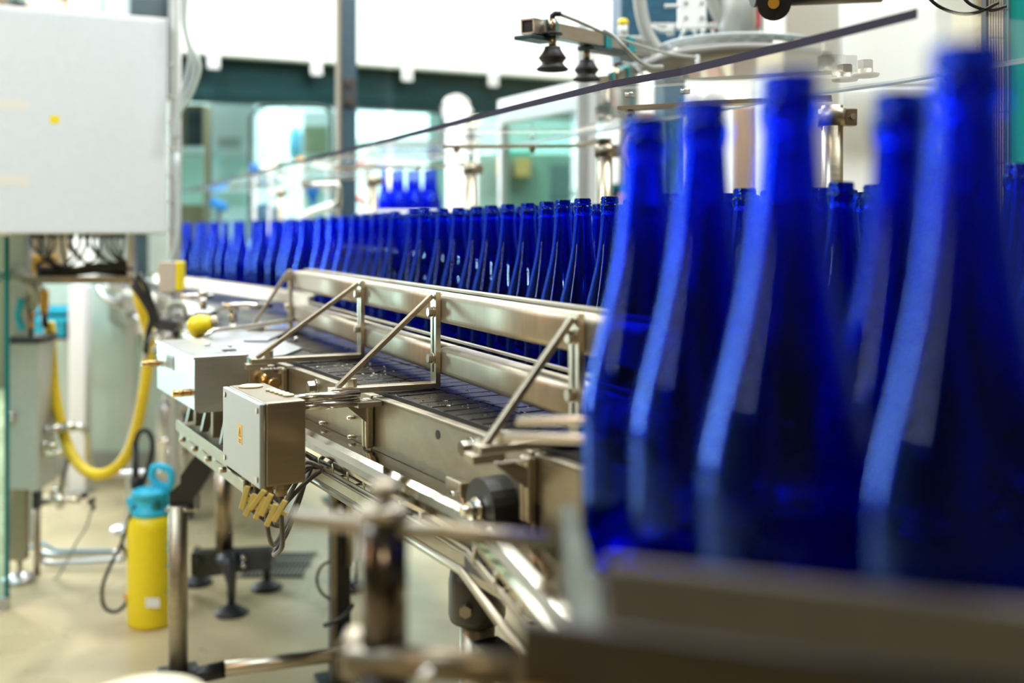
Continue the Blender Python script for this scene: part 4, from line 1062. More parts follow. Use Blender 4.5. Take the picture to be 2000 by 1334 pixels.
# the lightning mark in its triangle
m = MB()
q = lambda a, z: W(.362-a, -.21245, .960+z)
for p_, r_ in ((q(-.006, -.004), q(0, .009)), (q(0, .009), q(.006, -.004)), (q(.006, -.004), q(-.006, -.004))):
    dr = (r_-p_).normalized(); m.box((p_+r_)/2, ((r_-p_).length, .0011, .0002), (dr, N.cross(dr), N))
m.prism([q(.0005, .006), q(-.0018, .0005), q(-.0002, .0008), q(-.0006, -.003), q(.0017, .002), q(.0002, .0018)], -N*.0002)
for k in range(2): m.span(W(.357, -.2126, .950-.003*k), W(.367, -.21242, .9512-.003*k), AXC)
m.build('warning_mark', INKD, st)
# plugs on top
MB().lathe([(.0, .0), (.018, 0), (.018, .0018), (.016, .0028), (0, .003)], W(.425, -.178, 1.0165), seg=28).build('blanking_plug', IVORY, cbx)
for k in range(5):
    MB().lathe([(0, 0), (.0082, 0), (.0082, .0022), (.007, .003), (0, .0032)], W(.372-.0155*k, -.163+.0015*k, 1.0165), seg=20).build('blanking_plug', IVORY, cbx)
# support rods to the conveyor bracket
for z in (1.006, .993):
    MB().cyl(W(.345, -.147, z), W(.345, -.035, z), .0062, 16).build('support_rod', CHROME, cbx)
MB().span(W(.335, -.04, .985), W(.356, -.002, .9925), AXC).build('rod_plate', STEELD, cbx)
# glands and cables underneath
tagm = pbr('yellow_beige_marker', (.62, .48, .12), .5)
for k in range(7):
    a = a0+.02+k*.024; b = -.175-(.014 if k % 2 else 0)
    gl = MB().hexa(W(a, b, .9004), -UP, .0105, .008).cyl(W(a, b, .8925), W(a, b, .882), .008, 14).build('cable_gland', pbr('beige_gland', (.36, .27, .13), .5), cbx)
    low = .795+.012*((k*3) % 5)
    if k < 2: low = .765+.012*k
    s_ = W(a, b, .885)
    e_ = W(.53-.012*k, -.046, .868)
    pts = [s_, s_-UP*.03, W(a*.7+.12, b+.012, low+.035), W(.40+.008*k, -.150+.004*k, low), W(.455+.006*k, -.112, low+.012), W(.495-.004*k, -.078, low+.05), e_]
    MB().tube(spline(pts, 6), .0037, 8).build('cable', CABLE, cbx)
for mx, my, sl in ((478, 958, .25), (489, 972, .42), (503, 962, .75), (508, 978, .40), (520, 972, .45), (530, 992, .42), (546, 984, .55)):
    dr = V3((sl, .1, 1)).normalized(); sd = V3((1, 0, -sl)).normalized()
    mk = MB().box(at(mx, my+14, 1.40), (.032, .0075, .006), (dr, sd, dr.cross(sd).normalized()), .001)
    mk.box(at(mx+8, my+18, 1.402), (.010, .006, .005), (sd, dr, sd.cross(dr).normalized()), .001)
    mk.build('cable_marker', tagm, cbx)

# ================================================================== cable tray beside the panel
K0, K1 = -.025, .80
ct = thing('cable_tray', W(.4, -.03, .85), 'wire cable tray with a polished curved cover along the conveyor side', 'cable tray')
prof = [(-.0015, .910), (-.0015, .912), (-.018, .9122), (-.030, .9105), (-.040, .906), (-.0475, .899), (-.050, .8905), (-.050, .884), (-.0475, .884), (-.0475, .890), (-.045, .897), (-.038, .9035), (-.029, .9078), (-.018, .9095)]
kdir = V3((.29, -.957, 0)).normalized(); kn = V3((kdir.y, -kdir.x, 0)).normalized(); kn = kn if kn.dot(-N) > 0 else -kn
KP = W(K0, 0, 0)
def tray_piece(mb, pr):
    A = [W(K1, b, z) for b, z in pr]; Bq = [W(K0-.28*(-b)*.4, b, z) for b, z in pr]
    Cq = [KP + kdir*.50 + kn*(-b) + UP*z for b, z in pr]
    bmm = mb.bm
    rows = [[bmm.verts.new(v) for v in L] for L in (A, Bq, Cq)]
    n = len(pr)
    for r0, r1 in zip(rows[:-1], rows[1:]):
        for i in range(n):
            f = bmm.faces.new([r0[i], r0[(i+1) % n], r1[(i+1) % n], r1[i]]); f.smooth = False
    bmm.faces.new(rows[0]); bmm.faces.new(list(reversed(rows[-1])))
    bmesh.ops.recalc_face_normals(bmm, faces=bmm.faces[:])
    return mb
tray_piece(MB(), prof).build('cover', POLISH, ct)
def bent(b, z):
    return [W(K1, b, z), W(K0-.1*(-b), b, z), KP + kdir*.50 + kn*(-b) + UP*z]
for b, z, r, nm, mt in ((-.049, .871, .0026, 'ladder_wire', STEEL), (-.049, .8645, .0026, 'ladder_wire', STEELD), (-.004, .866, .0026, 'ladder_wire', STEELD), (-.056, .846, .0052, 'guard_rod', STEEL)):
    MB().tube(bent(b, z), r, 10).build(nm, mt, ct)
for k in range(12):
    a = .74-.064*k
    MB().tube([W(a, -.049, .886), W(a, -.049, .8645), W(a, -.004, .8645)], .0022, 8).build('rung', STEEL, ct)
for k in range(4):
    p = KP+kdir*(.06+.09*k)
    MB().tube([p+kn*.049+UP*.886, p+kn*.049+UP*.8645, p+kn*.004+UP*.8645], .0022, 8).build('rung', STEEL, ct)
for b, z, r, mt in ((-.030, .877, .0095, pbr('purple_brown_sheath', (.05, .035, .04), .5)), (-.014, .876, .0085, CABLED), (-.040, .874, .006, CABLE)):
    MB().tube([p+UP*(.002*math.sin(i*2.1)) for i, p in enumerate(spline(bent(b, z), 8))], r, 10).build('cable_run', mt, ct)
for a in (.10, .60):
    MB().span(W(a-.012, -.05, .858), W(a+.012, -.001, .862), AXC).build('hanger', STEELD, ct)

# water drops on the chain
m = MB(); rd = random.Random(5)
for _ in range(330):
    a, b = rd.uniform(-.1, .95), abs(rd.gauss(.055, .035))+.02
    if b > .16: continue
    m.ball(W(a, b, 1.0004), rd.uniform(.0008, .0028), (rd.uniform(.8, 1.6), rd.uniform(.8, 1.6), .45), 8)
o = m.build('water_drops', pbr('water', (.9, .9, .85), .03, 0, spec=.9)); tag(o, 'scattered water drops on the wet dark chain plates', 'water', kind='stuff')
o.data.materials[0] = glass('water_clear', (.95, .95, .93), 0, 1.33)

# ================================================================== left: white cabinet and its cables
t1 = V3((-1.178, 3.5, 0))
def CB(s, q, z): return t1 - E2*s + E3*q + UP*z
cab = thing('switch_cabinet', CB(.4, .2, 0), 'large white switch cabinet on posts at upper left', 'cabinet')
MB().span(CB(0, .012, 1.2465), CB(.95, .40, 1.976), AXE, .004).build('body', WHITE, cab)
dr = MB().span(CB(.004, -.004, 1.249), CB(.95, .010, 1.972), AXE, .004).build('door', pbr('light_grey_door', (.72, .79, .83), .42, var=.02), cab)
MB().span(CB(.0, .0, 1.972), CB(.95, .1, 1.984), AXE, .003).build('top_rim', WHITEB, cab)
for z in (1.86, 1.33): MB().cyl(CB(.652, -.004, z), CB(.652, -.02, z), .014, 20).build('lock', CHROME, dr)
cx = CB(.352, -.0045, 1.617); MB().span(CB(.338, -.0048, 1.609), CB(.366, -.004, 1.635), AXE).build('yellow_sticker', YELLOW, dr)
for z0, z1, s0, s1 in ((1.645, 1.682, .43, .625), (1.40, 1.44, .43, .66)): MB().span(CB(s0, -.0046, z0), CB(s1, -.004, z1), AXE).build('faded_label', pbr('faded_cream', (.80, .80, .74), .5), dr)
cpost = V3((at(34, 455, 3.62).x, 3.62, 0))
MB().span(V3((at(20, 0, 3.62).x, 3.62, .868)), V3((at(50, 0, 3.62).x, 3.67, 1.247)), AX0, .003).build('support_post', SATIN, cab)
pp = at(258, 455, 3.56); MB().span(V3((pp.x-.012, 3.545, 1.085)), V3((pp.x+.012, 3.575, 1.2465)), AX0, .002).build('support_post', SATIN, cab)
tr = MB().span(V3((at(50, 0, 3.56).x, 3.53, 1.076)), V3((at(268, 0, 3.56).x, 3.66, 1.082)), AX0).span(V3((at(50, 0, 3.56).x, 3.53, 1.076)), V3((at(268, 0, 3.56).x, 3.534, 1.10)), AX0).build('cable_shelf', STEELD, cab)
rr = random.Random(11)
for k in range(17):
    px = 64+11.2*k+rr.uniform(-3, 3); dd = 3.56+rr.uniform(-.02, .06)
    ex = px+rr.uniform(-40, 70); ex = min(max(ex, 60), 255)
    pts = [at(px, 456, dd), at(px+rr.uniform(-2, 2), 480, dd), at(px*.6+ex*.4, 505, dd), at(ex, 520+rr.uniform(-4, 6), dd), at(min(262, ex+40), 524+rr.uniform(-3, 8), dd)]
    MB().cyl(at(px, 452, dd), at(px, 466, dd), .009, 10).build('cable_gland', DARKST, cab)
    MB().tube(spline(pts, 5), .0048, 7).build('cable', CABLED if k % 3 else CABLE, cab)
for k in range(5):
    MB().tube(spline([at(72, 523+k*4, 3.58), at(130, 527+k*3, 3.58), at(190, 516+k*4, 3.58), at(250, 524+k*4, 3.58)], 5), .006, 7).build('cable', CABLED, cab)
MB().span(at(60, 534, 3.72), at(114, 499, 3.75), AX0, .005).build('amber_terminal', AMBER, cab)
MB().span(at(76, 612, 3.7), at(97, 565, 3.74), AX0, .005).build('plug', AMBER, cab)
MB().cyl(at(86, 611, 3.72), at(88, 640, 3.72), .012, 12).build('plug_cable', CABLED, cab)
MB().cyl(at(86, 566, 3.72), V3((at(86, 0, 3.72).x, 3.66, 1.08)), .008, 12).build('plug_hook', SATIN, cab)
# duct and hoses right of the cabinet
t = thing('cable_duct', V3((at(337, 455, 3.53).x, 3.53, 0)), 'slim grey cable duct rising at the right side of the white cabinet', 'duct')
MB().span(V3((at(331, 0, 3.56).x, 3.56, 0)), V3((at(344, 0, 3.56).x, 3.60, 2.6)), AX0, .003).build('trunk', SATIN, t)
for y in (125, 190, 240, 292, 345, 395, 448): MB().span(at(329, y+3, 3.555), at(345, y-3, 3.558), AX0).build('duct_clip', CHROME, t)
MB().cyl(V3((at(349, 0, 3.6).x, 3.6, .9)), V3((at(349, 0, 3.6).x, 3.6, 2.6)), .010, 10).build('conduit', WHITE, t)
for i, pts in enumerate((((362, -30), (358, 30), (366, 75), (378, 110), (376, 150), (358, 195), (344, 230), (340, 270)), ((368, -30), (362, 40), (372, 85), (388, 118), (388, 145), (372, 188), (350, 225), (343, 270)), ((355, -30), (356, 30), (362, 70), (370, 105), (366, 140), (352, 190), (346, 225), (344, 270)))):
    MB().tube(spline([at(x, y, 3.45) for x, y in pts], 5), .0065, 8).build('hose', pbr('clear_green_hose', (.50, .60, .54), .25) if i == 1 else CLEARH, t)
MB().tube(spline([at(x, y, 3.5) for x, y in ((344, 300), (348, 420), (345, 470), (338, 500), (322, 520))], 5), .010, 8).build('hose', CLEARH, t)
# limit switch box with yellow side on a stick
d = 3.15
t = thing('limit_switch', V3((at(331, 455, d).x, d, at(0, 625, d).z)), 'beige switch box with a yellow side on a thin stick', 'switch')
MB().span(at(309, 571, d), at(343, 511, d)+V3((0, .05, 0)), AX0, .003).build('body', pbr('beige_box', (.55, .48, .38), .5), t)
MB().span(at(343, 568, d)+V3((0, .0, 0)), at(352, 511, d)+V3((0, .05, 0)), AX0, .003).build('cover', YELLOW, t)
c = at(337, 570, d+.02)
MB().cyl(V3((c.x, c.y, 1.008)), c, .008, 12).build('stick', SATIN, t)
MB().span(V3((c.x-.03, c.y-.02, 1.0035)), V3((c.x+.03, c.y+.03, 1.008)), AX0).build('foot', SATIN, t)
t = thing('actuator_cluster', V3((at(318, 640, 3.0).x, 3.0, at(0, 690, 3.0).z)), 'jumble of grey actuators and dark cables left of the yellow cap', 'actuator')
MB().box(at(350, 636, 3.0), (.10, .06, .035), (V3((1, 0, -.15)).normalized(), V3((0, 1, 0)), V3((.15, 0, 1)).normalized()), .006).build('body', DARKST, t)
MB().cyl(at(355, 652, 2.96), at(340, 648, 3.0), .018, 16).build('cylinder', BLACK, t)
MB().tube(spline([at(x, y, 2.98) for x, y in ((330, 625), (330, 600), (345, 592), (360, 600), (362, 640))], 4), .008, 8).build('loop_frame', GREYG, t)
MB().tube([at(300, 688, 2.98), at(330, 655, 2.98), at(375, 640, 2.98)], .010, 8).build('rod', STEELB, t)
for i, pts in enumerate((((262, 545), (275, 570), (290, 600), (300, 630), (318, 645)), ((270, 535), (285, 560), (295, 590), (310, 625), (335, 640)), ((258, 555), (282, 590), (296, 620), (290, 650), (285, 690)), ((330, 628), (310, 645), (292, 665), (284, 700)))):
    MB().tube(spline([at(x, y, 3.2) for x, y in pts], 5), .010 if i < 3 else .008, 8).build('cable', CABLED if i != 3 else GREYH, t)
MB().span(V3((at(340, 0, 3.0).x, 3.02, 1.003)), V3((at(365, 0, 3.0).x, 3.05, at(0, 650, 3.0).z)), AX0).build('bracket', STEELD, t)

# steel column with valve
c = at(56, 455, 3.66)
t = thing('pump_column', V3((c.x, c.y, 0)), 'square grey steel column on an adjustable foot at the left edge', 'column')
MB().span(V3((at(25, 0, 3.66).x, 3.61, at(0, 950, 3.66).z)), V3((at(88, 0, 3.66).x, 3.75, at(0, 668, 3.66).z)), AX0, .004).build('housing', SATIN, t)
MB().span(V3((at(27, 0, 3.66).x, 3.605, at(0, 667, 3.66).z)), V3((at(91, 0, 3.66).x, 3.75, at(0, 656, 3.66).z)), AX0, .003).build('lid', DARKST, t)
MB().span(V3((at(18, 0, 3.66).x, 3.66, at(0, 1096, 3.66).z)), V3((at(48, 0, 3.66).x, 3.70, at(0, 940, 3.66).z)), AX0, .003).build('lower_post', STEELD, t)
fx = V3((at(33, 0, 3.66).x, 3.68, 0))
MB().cyl(fx+UP*.015, fx+UP*.085, .010, 12).build('spindle', STEEL, t)
MB().lathe([(0, 0), (.054, 0), (.058, .008), (.05, .016), (.02, .03), (0, .03)], fx, seg=28).build('foot', STEELB, t)
for y in (877, 892): MB().cyl(at(14, y, 3.62), at(29, y, 3.62), .010, 12).build('knob', CHROME, t)
for y in (981, 1008): MB().ball(at(13, y, 3.64), .010).build('bolt', CHROME, t)
for y in (808, 820): MB().ball(at(22, y, 3.6), .011).build('bolt', CHROME, t)
v = thing('ball_valve', at(58, 655, 3.66), 'brass ball valve with a sky blue lever on the grey column', 'valve')
MB().cyl(at(57, 657, 3.66), at(60, 602, 3.66), .015, 16).build('body', BRASS, v)
MB().cyl(at(43, 640, 3.65), at(60, 638, 3.66), .012, 12).build('stem', CHROME, v)
MB().tube([at(43, 645, 3.62), at(40, 632, 3.62), at(34, 618, 3.62), at(38, 600, 3.62), at(44, 584, 3.62)], [.014, .013, .011, .012, .013], 10).build('lever', CYAN, v)
MB().tube(spline([at(x, y, d_) for x, y, d_ in ((61, 603, 3.66), (67, 585, 3.65), (66, 567, 3.61), (55, 551, 3.58), (38, 544, 3.56), (15, 541, 3.55), (-20, 540, 3.55))], 5), .019, 14).build('hose_bend', GREYH, v)
MB().cyl(at(10, 537, 3.63), at(22, 534, 3.6), .014, 12).build('coupling', CHROME, v)
pg = thing('glass_screen', V3((at(13, 455, 3.4).x, 3.4, 0)), 'edge of a green glass screen standing at the left picture edge', 'glass screen')
MB().span(V3((at(-250, 0, 3.4).x, 3.40, .04)), V3((at(16, 0, 3.4).x, 3.406, 1.24)), AX0).build('pane', TINTG, pg)
MB().span(V3((at(9, 0, 3.4).x, 3.398, .04)), V3((at(17, 0, 3.4).x, 3.408, 1.24)), AX0).build('pane_edge', pbr('glass_edge_green', (.0, .14, .14), .15), pg)
MB().span(V3((at(-250, 0, 3.4).x, 3.39, 0)), V3((at(16, 0, 3.4).x, 3.416, .04)), AX0).build('base_rail', SATIN, pg)
# pipes
def pipe(pts, d, r, mat, lb, cat='pipe', nm='steel_pipe', k=5, extra=()):
    dd = d if callable(d) else (lambda i: d)
    P_ = [at(x, y, dd(i)) for i, (x, y) in enumerate(pts)]
    t = thing(nm, P_[0], lb, cat)
    MB().tube(spline(P_, k), r, 12).build('run', mat, t)
    for (x0, y0, x1, y1, rr_) in extra: MB().cyl(at(x0, y0, dd(0)), at(x1, y1, dd(0)), rr_, 14).build('fitting', CHROME, t)
    return t
pipe(((88, 838), (110, 836), (135, 834), (152, 834), (166, 842), (172, 860), (173, 890), (178, 910), (194, 924), (230, 925), (300, 922), (356, 917)), lambda i: 3.66+.012*i, .0125, STEELB, 'bent steel pipe curving right from the grey column', extra=((126, 834, 145, 833, .018), (100, 837, 116, 836, .015)))
pipe(((76, 950), (73, 1000), (73, 1060), (78, 1085), (95, 1100), (150, 1098), (245, 1092)), 3.80, .012, STEELB, 'lower steel pipe running along the floor behind the sprayer')
pipe(((62, 950), (60, 1020), (64, 1060), (90, 1081), (160, 1080), (236, 1078)), 3.95, .010, STEELB, 'thinner steel pipe just above the lower floor pipe')
pipe(((53, 990), (44, 1015), (40, 1035), (48, 1060), (60, 1070), (84, 1062), (110, 1075), (150, 1076), (220, 1076)), 3.85, .007, pbr('pale_blue_tube', (.25, .48, .66), .4), 'pale blue tube curling around the lower pipes', 'tube', 'air_hose')
pipe(((118, 965), (124, 930), (132, 900), (130, 860), (112, 830)), 3.8, .007, pbr('dark_grey_tube', (.12, .14, .13), .5), 'thin dark tube rising from the valve block', 'tube', 'air_hose')
pipe(((180, 992), (168, 1030), (148, 1062), (128, 1100), (110, 1128), (84, 1136)), 3.7, .004, GREYG, 'thin grey cable falling from the black valve coil', 'cable', 'sensor_cable')
pipe(((88, 862), (88, 885), (94, 886), (120, 884)), 3.64, .011, CHROME, 'short chrome elbow low on the grey column', nm='pipe_elbow', extra=((94, 870, 108, 870, .011),))
v = thing('solenoid_valve', at(130, 985, 3.68), 'chrome solenoid valve block with black coils behind the column foot', 'valve')
MB().cyl(at(84, 980, 3.68), at(158, 976, 3.68), .012, 14).build('body', CHROME, v)
MB().cyl(at(100, 968, 3.68), at(122, 972, 3.68), .016, 14).build('hub', CHROME, v)
MB().cyl(at(118, 992, 3.66), at(116, 968, 3.66), .014, 14).build('bonnet', CHROME, v)
MB().cyl(at(108, 950, 3.68), at(110, 972, 3.68), .011, 14).build('bonnet', CHROME, v)
MB().span(at(170, 986, 3.66), at(188, 971, 3.70), AX0, .004).build('coil', BLACK, v)
MB().cyl(at(182, 985, 3.68), at(182, 996, 3.68), .008, 10).build('coil_plug', BLACK, v)
MB().span(at(156, 974, 3.70), at(174, 960, 3.73), AX0, .004).build('coil', BLACK, v)
MB().span(at(62, 995, 3.72), at(84, 955, 3.76), AX0, .004).build('mount', DARKST, v)
MB().cyl(at(72, 995, 3.74), V3((at(72, 0, 3.74).x, 3.74, .001)), .012, 12).build('stand', STEELD, v)
# yellow hose loop (ribbed)
yp = [at(x, y, d) for x, y, d in ((98, 640, 3.75), (101, 700, 3.74), (106, 760, 3.73), (116, 815, 3.72), (130, 865, 3.70), (152, 905, 3.68), (185, 927, 3.66), (222, 918, 3.64), (250, 885, 3.62), (267, 835, 3.60), (280, 770, 3.58), (290, 700, 3.56), (292, 655, 3.54), (282, 620, 3.52), (272, 585, 3.50), (266, 550, 3.50))]
cp = spline(yp, 10)
rs = [.0215 if i % 2 else .0165 for i in range(len(cp))]
yh = thing('ribbed_hose', at(185, 940, 3.66), 'ribbed yellow hose hanging in a deep loop at left', 'hose')
MB().tube(cp, rs, 14).build('hose', YELHOSE, yh)
MB().cyl(at(97, 650, 3.75), at(97, 628, 3.75), .018, 14).build('end_fitting', YELHOSE, yh)
MB().span(at(86, 656, 3.75), at(106, 640, 3.79), AX0, .003).build('hose_bracket', YELHOSE, yh)

# ================================================================== yellow sprayer
d = 3.28
c = at(296, 455, d); c.z = 0
sp = thing('pressure_sprayer', c, 'yellow pressure sprayer bottle with a sky blue pump head on the floor', 'sprayer')
r = .0745
prof = [(0, .006), (.05, .006), (.056, 0), (.066, .0), (.073, .008), (r, .02), (r, .315), (.071, .335), (.060, .350), (.046, .358), (.0, .360)]
MB().lathe(prof, c, seg=36).build('tank', YELLOW, sp)
def S(px, py, dy=0): return at(px, py, d+dy)
MB().span(S(284, 1187, -.0755), S(312, 1168, -.0740), AX0).build('paper_label', WHITE, sp)
for y in (1061, 1074, 1105, 1155):
    MB().span(S(325, y+3, -.058), S(334, y-2, -.052), AX0).build('level_mark', TEAL, sp)
col_ = MB().lathe([(.0, .352), (.062, .352), (.062, .366), (.048, .375), (.048, .41), (.06, .414), (.06, .426), (.045, .432), (0, .432)], c, seg=28).build('collar', CYAN, sp)
MB().box(S(266, 985), (.045, .04, .06), (V3((1, 0, .4)).normalized(), V3((0, 1, 0)), V3((-.4, 0, 1)).normalized()), .01, 3).build('outlet_block', CYAN, sp)
MB().tube([S(268, 972), S(282, 960), S(310, 956), S(330, 962), S(331, 1008)], [.011, .014, .014, .014, .011], 12).build('yoke', CYAN, sp)
MB().box(S(300, 992, -.01), (.06, .07, .06), None, .012, 3).build('pump_body', pbr('dark_teal_plastic', (.0, .17, .18), .4), sp)
hp = [S(x, y) for x, y in ((299, 914), (311, 910), (325, 914), (334, 922), (335, 938), (332, 952), (322, 950), (308, 944), (298, 936), (297, 924))]
ring = []
for i in range(len(hp)):
    a, b = hp[i], hp[(i+1) % len(hp)]
    ring += [a, a*.5+b*.5]
MB().tube(ring, .0125, 10, closed=True).build('pump_handle', CYAN, sp)
MB().cyl(S(312, 968), S(314, 946), .010, 12).build('pump_rod', CYAN, sp)
MB().tube(spline([S(x, y, -.02) for x, y in ((292, 985), (272, 983), (258, 1000), (246, 1035), (236, 1065), (218, 1100), (203, 1135), (199, 1165), (206, 1188), (224, 1195), (240, 1186), (252, 1168))], 5), .0058, 10).build('hose', CABLED, sp)
MB().tube(spline([S(x, y, -.03) for x, y in ((258, 1000), (244, 1040), (238, 1062), (246, 1080), (254, 1100))], 5), .0055, 10).build('hose', CABLED, sp)
MB().tube([S(264, 862, .06), S(265, 935, .05), S(266, 970, .03)], [.010, .011, .008], 12).build('lance', BLACK, sp)
MB().cyl(S(266, 952, .035), S(265, 934, .05), .017, 14).build('lance_grip', BLACK, sp)
MB().tube(spline([S(x, y, .06) for x, y in ((264, 866), (272, 845), (288, 842), (298, 865), (292, 905), (276, 950))], 5), .0085, 10).build('lance_hose', RUBBER, sp)
MB().ball(S(249, 1165, -.02), .012).build('nozzle', pbr('orange_plastic', (.7, .22, .02), .4), sp)

# ================================================================== foreground: bottle deck, rail, rod post
FG1 = V3((.0277, .4256, 0)); FG2 = V3((.185, .37, 0))
fd2 = (FG2-FG1).normalized(); fn2 = V3((-fd2.y, fd2.x, 0)); AXR = (fd2, fn2, UP)
def R2(s, q, z): return FG1 + fd2*s + fn2*q + UP*z
fgc = thing('infeed_conveyor', V3((.25, .55, 0)), 'blurred near conveyor deck carrying the large foreground bottles', 'conveyor')
MB().prism([V3((.0625, .80, .990)), V3((.0625, .62, .990)), V3((.0625, .44, .990)), V3((.25, .37, .990)), V3((.75, .37, .990)), W(-.412, .66, .990), W(-.412, .02, .990)], UP*.030).build('deck', BLACK, fgc)
MB().span(R2(-.028, .0, .80), R2(.75, .008, 1.086), AXR, .002).build('side_panel', FGDARK, fgc)
MB().span(V3((.16, .45, .03)), V3((.22, .52, .99)), AX0, .004).build('leg', FGDARK, fgc)
MB().span(V3((.62, .45, .03)), V3((.68, .52, .99)), AX0, .004).build('leg', FGDARK, fgc)
for x in (.19, .65): MB().lathe([(0, 0), (.05, 0), (.05, .012), (.02, .032), (0, .032)], V3((x, .485, 0)), seg=20).build('foot', RUBBER, fgc)
MB().ball(V3((.012, .428, 1.042)), .015, (1.6, 1, 1.0), 16).build('ochre_glow_ball', OCHRE, fgc)  # ochre ball standing in for a soft ochre glow at the corner
fr = thing('near_guide_rail', R2(.3, 0, 1.09), 'blurred grey brown guide rail in front of the foreground bottles', 'guide rail')
MB().span(R2(.012, -.008, 1.0895), R2(.75, .0, 1.117), AXR, .003).build('rail', FGRAIL, fr)
gsx = thing('guide_strip', V3((.03, .58, 1.0)), 'pale grey green plastic guide strip left of the foreground bottles', 'guide strip')
MB().prism([V3((.034, .70, 1.012)), V3((.034, .70, 1.064)), V3((.036, .52, 1.064)), V3((.030, .44, 1.060)), V3((.030, .44, 1.012)), V3((.036, .52, 1.012))], V3((.009, 0, 0))).build('strip', pbr('dull_green_strip', (.17, .19, .16), .9, spec=.1), gsx)
for y in (.66, .52): MB().span(V3((.040, y-.008, .996)), V3((.060, y+.008, 1.018)), AX0).build('stay', STEELD, gsx)
# rod post
d = .714
rp = thing('rail_post', V3((at(750, 455, d).x, d, 0)), 'blurred round steel post with a cross rod in the lower foreground', 'post')
px_ = at(750, 455, d).x
MB().cyl(V3((px_, d, .948)), V3((px_, d, 1.053)), .0165, 28).build('post', pbr('dark_polished_post', (.11, .09, .07), .2, 1), rp)
MB().lathe([(.0165, 0), (.0182, .001), (.0182, .007), (.012, .0095), (.0055, .010), (.0055, .016), (.0095, .017), (.0105, .021), (.008, .0245), (0, .025)], V3((px_, d, 1.052)), seg=24).build('clamp_knob', STEELD, rp)
MB().cyl(at(572, 1011, .733), at(1086, 1060, .674), .0064, 14).build('cross_rod', STEELD, rp)
MB().ball(at(762, 1002, .698), .0042).build('set_screw', CHROME, rp)
MB().cyl(at(690, 1286, .715), at(1015, 1310, .655), .011, 16).build('frame_tube', pbr('brown_steel_tube', (.20, .16, .10), .35, .8), rp)
MB().cyl(V3((px_, d, .001)), V3((px_, d, .95)), .018, 20).build('stand', FGDARK, rp)
MB().ball(at(835, 1322, .66), .006).build('bolt', CHROME, rp)
MB().box(at(712, 1275, .73), (.03, .03, .03), None, .004).build('joint', STEELD, rp)
# rod pair by the last bracket
rd_ = thing('rod_guide', V3((at(1170, 455, .97).x, .98, 1.0)), 'pair of stubby steel guide rods pointing left by the last bracket', 'guide rod')
MB().box((at(1010, 822, .99)+at(1165, 821, .93))/2, ((at(1165, 821, .93)-at(1010, 822, .99)).length, .012, .0085), ((at(1165, 821, .93)-at(1010, 822, .99)).normalized(), V3((.36, .93, 0)).normalized(), UP), .003).build('rod', CHROME, rd_)
MB().box((at(984, 852, .97)+at(1160, 858, .90))/2, ((at(1160, 858, .90)-at(984, 852, .97)).length, .012, .0085), ((at(1160, 858, .90)-at(984, 852, .97)).normalized(), V3((.36, .93, 0)).normalized(), UP), .003).build('rod', CHROME, rd_)
MB().cyl(V3((at(1162, 0, .92).x, .92, 1.003)), V3((at(1162, 0, .92).x, .92, 1.10)), .008, 14).build('post', STEELD, rd_)
# cream post cap at the lower left corner
c = at(278, 455, .86); zt = at(0, 1362, .86).z
t = thing('cream_bollard', V3((c.x, c.y, 0)), 'blurred cream topped bollard at the lower left corner', 'bollard')
MB().cyl(V3((c.x, c.y, .001)), V3((c.x, c.y, zt-.05)), .052, 28).build('shaft', GREYG, t)
MB().lathe([(0, -.05), (.060, -.05), (.062, -.012), (.052, -.002), (.03, 0), (0, 0)], V3((c.x, c.y, zt)), seg=32).build('cap', CREAM, t)

# ================================================================== light
def area(nm, loc, tgt, sx, sy, pw, c):
    l = bpy.data.lights.new(nm, 'AREA'); l.shape = 'RECTANGLE'; l.size = sx; l.size_y = sy; l.energy = pw; l.color = c
    o = bpy.data.objects.new(nm, l); col.objects.link(o); o.location = loc
    o.rotation_euler = (V3(tgt)-V3(loc)).to_track_quat('-Z', 'Y').to_euler(); return o
area('hall_window_light', (XL+.15, 7.2, 1.95), (0, 3.5, 1.4), 1.2, 3.5, 470, (.84, .94, 1))
area('left_bay_light', (-4.4, 2.6, 3.6), (-.5, 2.2, 1.0), 2.0, .3, 28, (.92, .97, 1))
area('warm_streak_light', (-3.9, .2, 2.75), (0, 2.0, 1.2), .16, 1.3, 34, (1, .64, .40))  # unseen warm strip added high up for warm streaks on the bottles
area('back_ceiling_light', (-.6, 8.6, ZC-.1), (-.6, 9.0, 0), 6, 2.4, 1300, (.93, .97, 1))
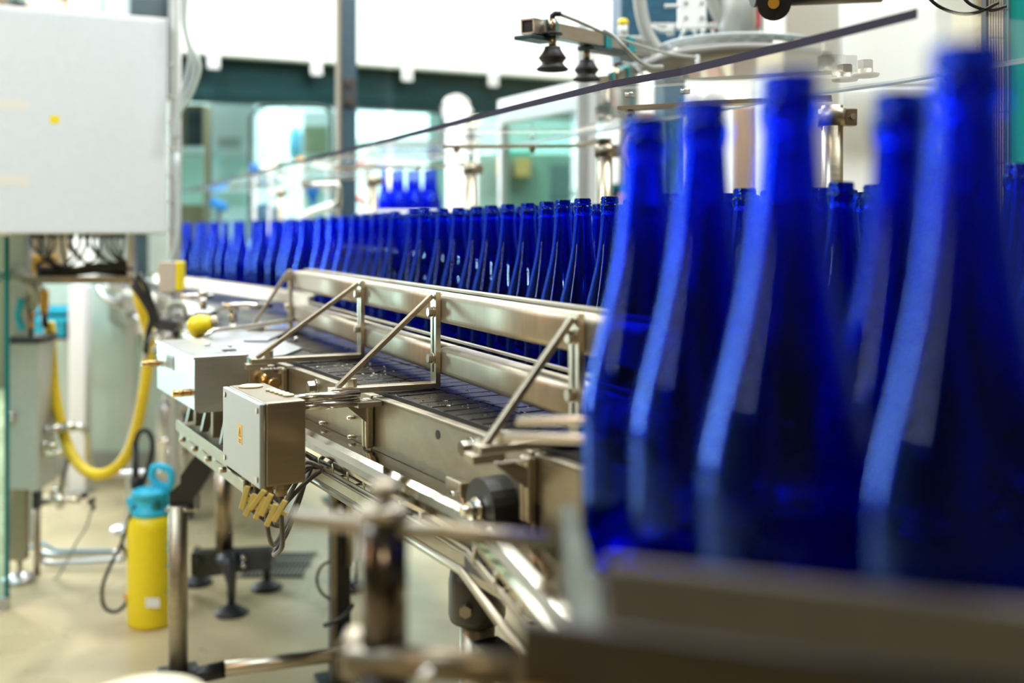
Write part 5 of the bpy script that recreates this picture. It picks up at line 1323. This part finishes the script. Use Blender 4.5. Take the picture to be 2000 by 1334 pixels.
area('guard_ceiling_light', (-1.2, 4.2, ZC-.1), (-.9, 5.6, 0), 4.5, .8, 330, (.95, .98, 1))
area('line_ceiling_light', (.4, 1.4, ZC-.1), (.2, 1.8, 0), 3.2, .25, 42, (1, .88, .68))
area('highlight_lamp', (.15, -2.0, 3.1), (0, 2.0, 1.2), .20, .20, 24, (1, .84, .62))  # unseen lamp added behind the camera for small bottle highlights
area('highlight_lamp', (-.9, 5.6, 3.9), (-.2, 2.0, 1.2), .25, .25, 60, (1, .97, .92))  # unseen lamp added at the back, also for bottle highlights
area('cabinet_fill_light', (-2.8, .6, ZC-.1), (-2.2, 3.2, .8), 2.5, 1.0, 235, (.70, .86, 1))  # unseen cool fill added to brighten the white cabinet face
area('partition_fill_light', (2.2, 2.0, ZC-.1), (1.7, 4.2, 1.2), 2.5, 1.2, 260, (.95, .98, 1))  # unseen fill placed and aimed to whiten the partition board
w = bpy.data.worlds.new('hall_ambient'); sc.world = w; w.use_nodes = True
w.node_tree.nodes['Background'].inputs[0].default_value = (.75, .85, .95, 1)
w.node_tree.nodes['Background'].inputs[1].default_value = .04

# ================================================================== camera
cam = bpy.data.cameras.new('camera'); co = bpy.data.objects.new('camera', cam); col.objects.link(co)
co.location = (0, 0, EYE); co.rotation_euler = (math.pi/2, 0, 0)
cam.sensor_width = 36; cam.sensor_fit = 'HORIZONTAL'; cam.lens = 36; cam.shift_y = -(667-HY)/2000
cam.clip_start = .02; cam.clip_end = 60
cam.dof.use_dof = True; cam.dof.focus_distance = 1.62; cam.dof.aperture_fstop = 2.0; cam.dof.aperture_blades = 0
sc.camera = co
sc.view_settings.view_transform = 'Standard'; sc.view_settings.look = 'None'
sc.view_settings.gamma = 1; sc.view_settings.use_curve_mapping = False
sc.view_settings.exposure = -0.16
cy = sc.cycles
cy.max_bounces = 20; cy.transmission_bounces = 16; cy.transparent_max_bounces = 16; cy.glossy_bounces = 6; cy.diffuse_bounces = 4
cy.caustics_reflective = False; cy.caustics_refractive = False; cy.blur_glossy = .5
cy.use_denoising = True; cy.sample_clamp_indirect = 6
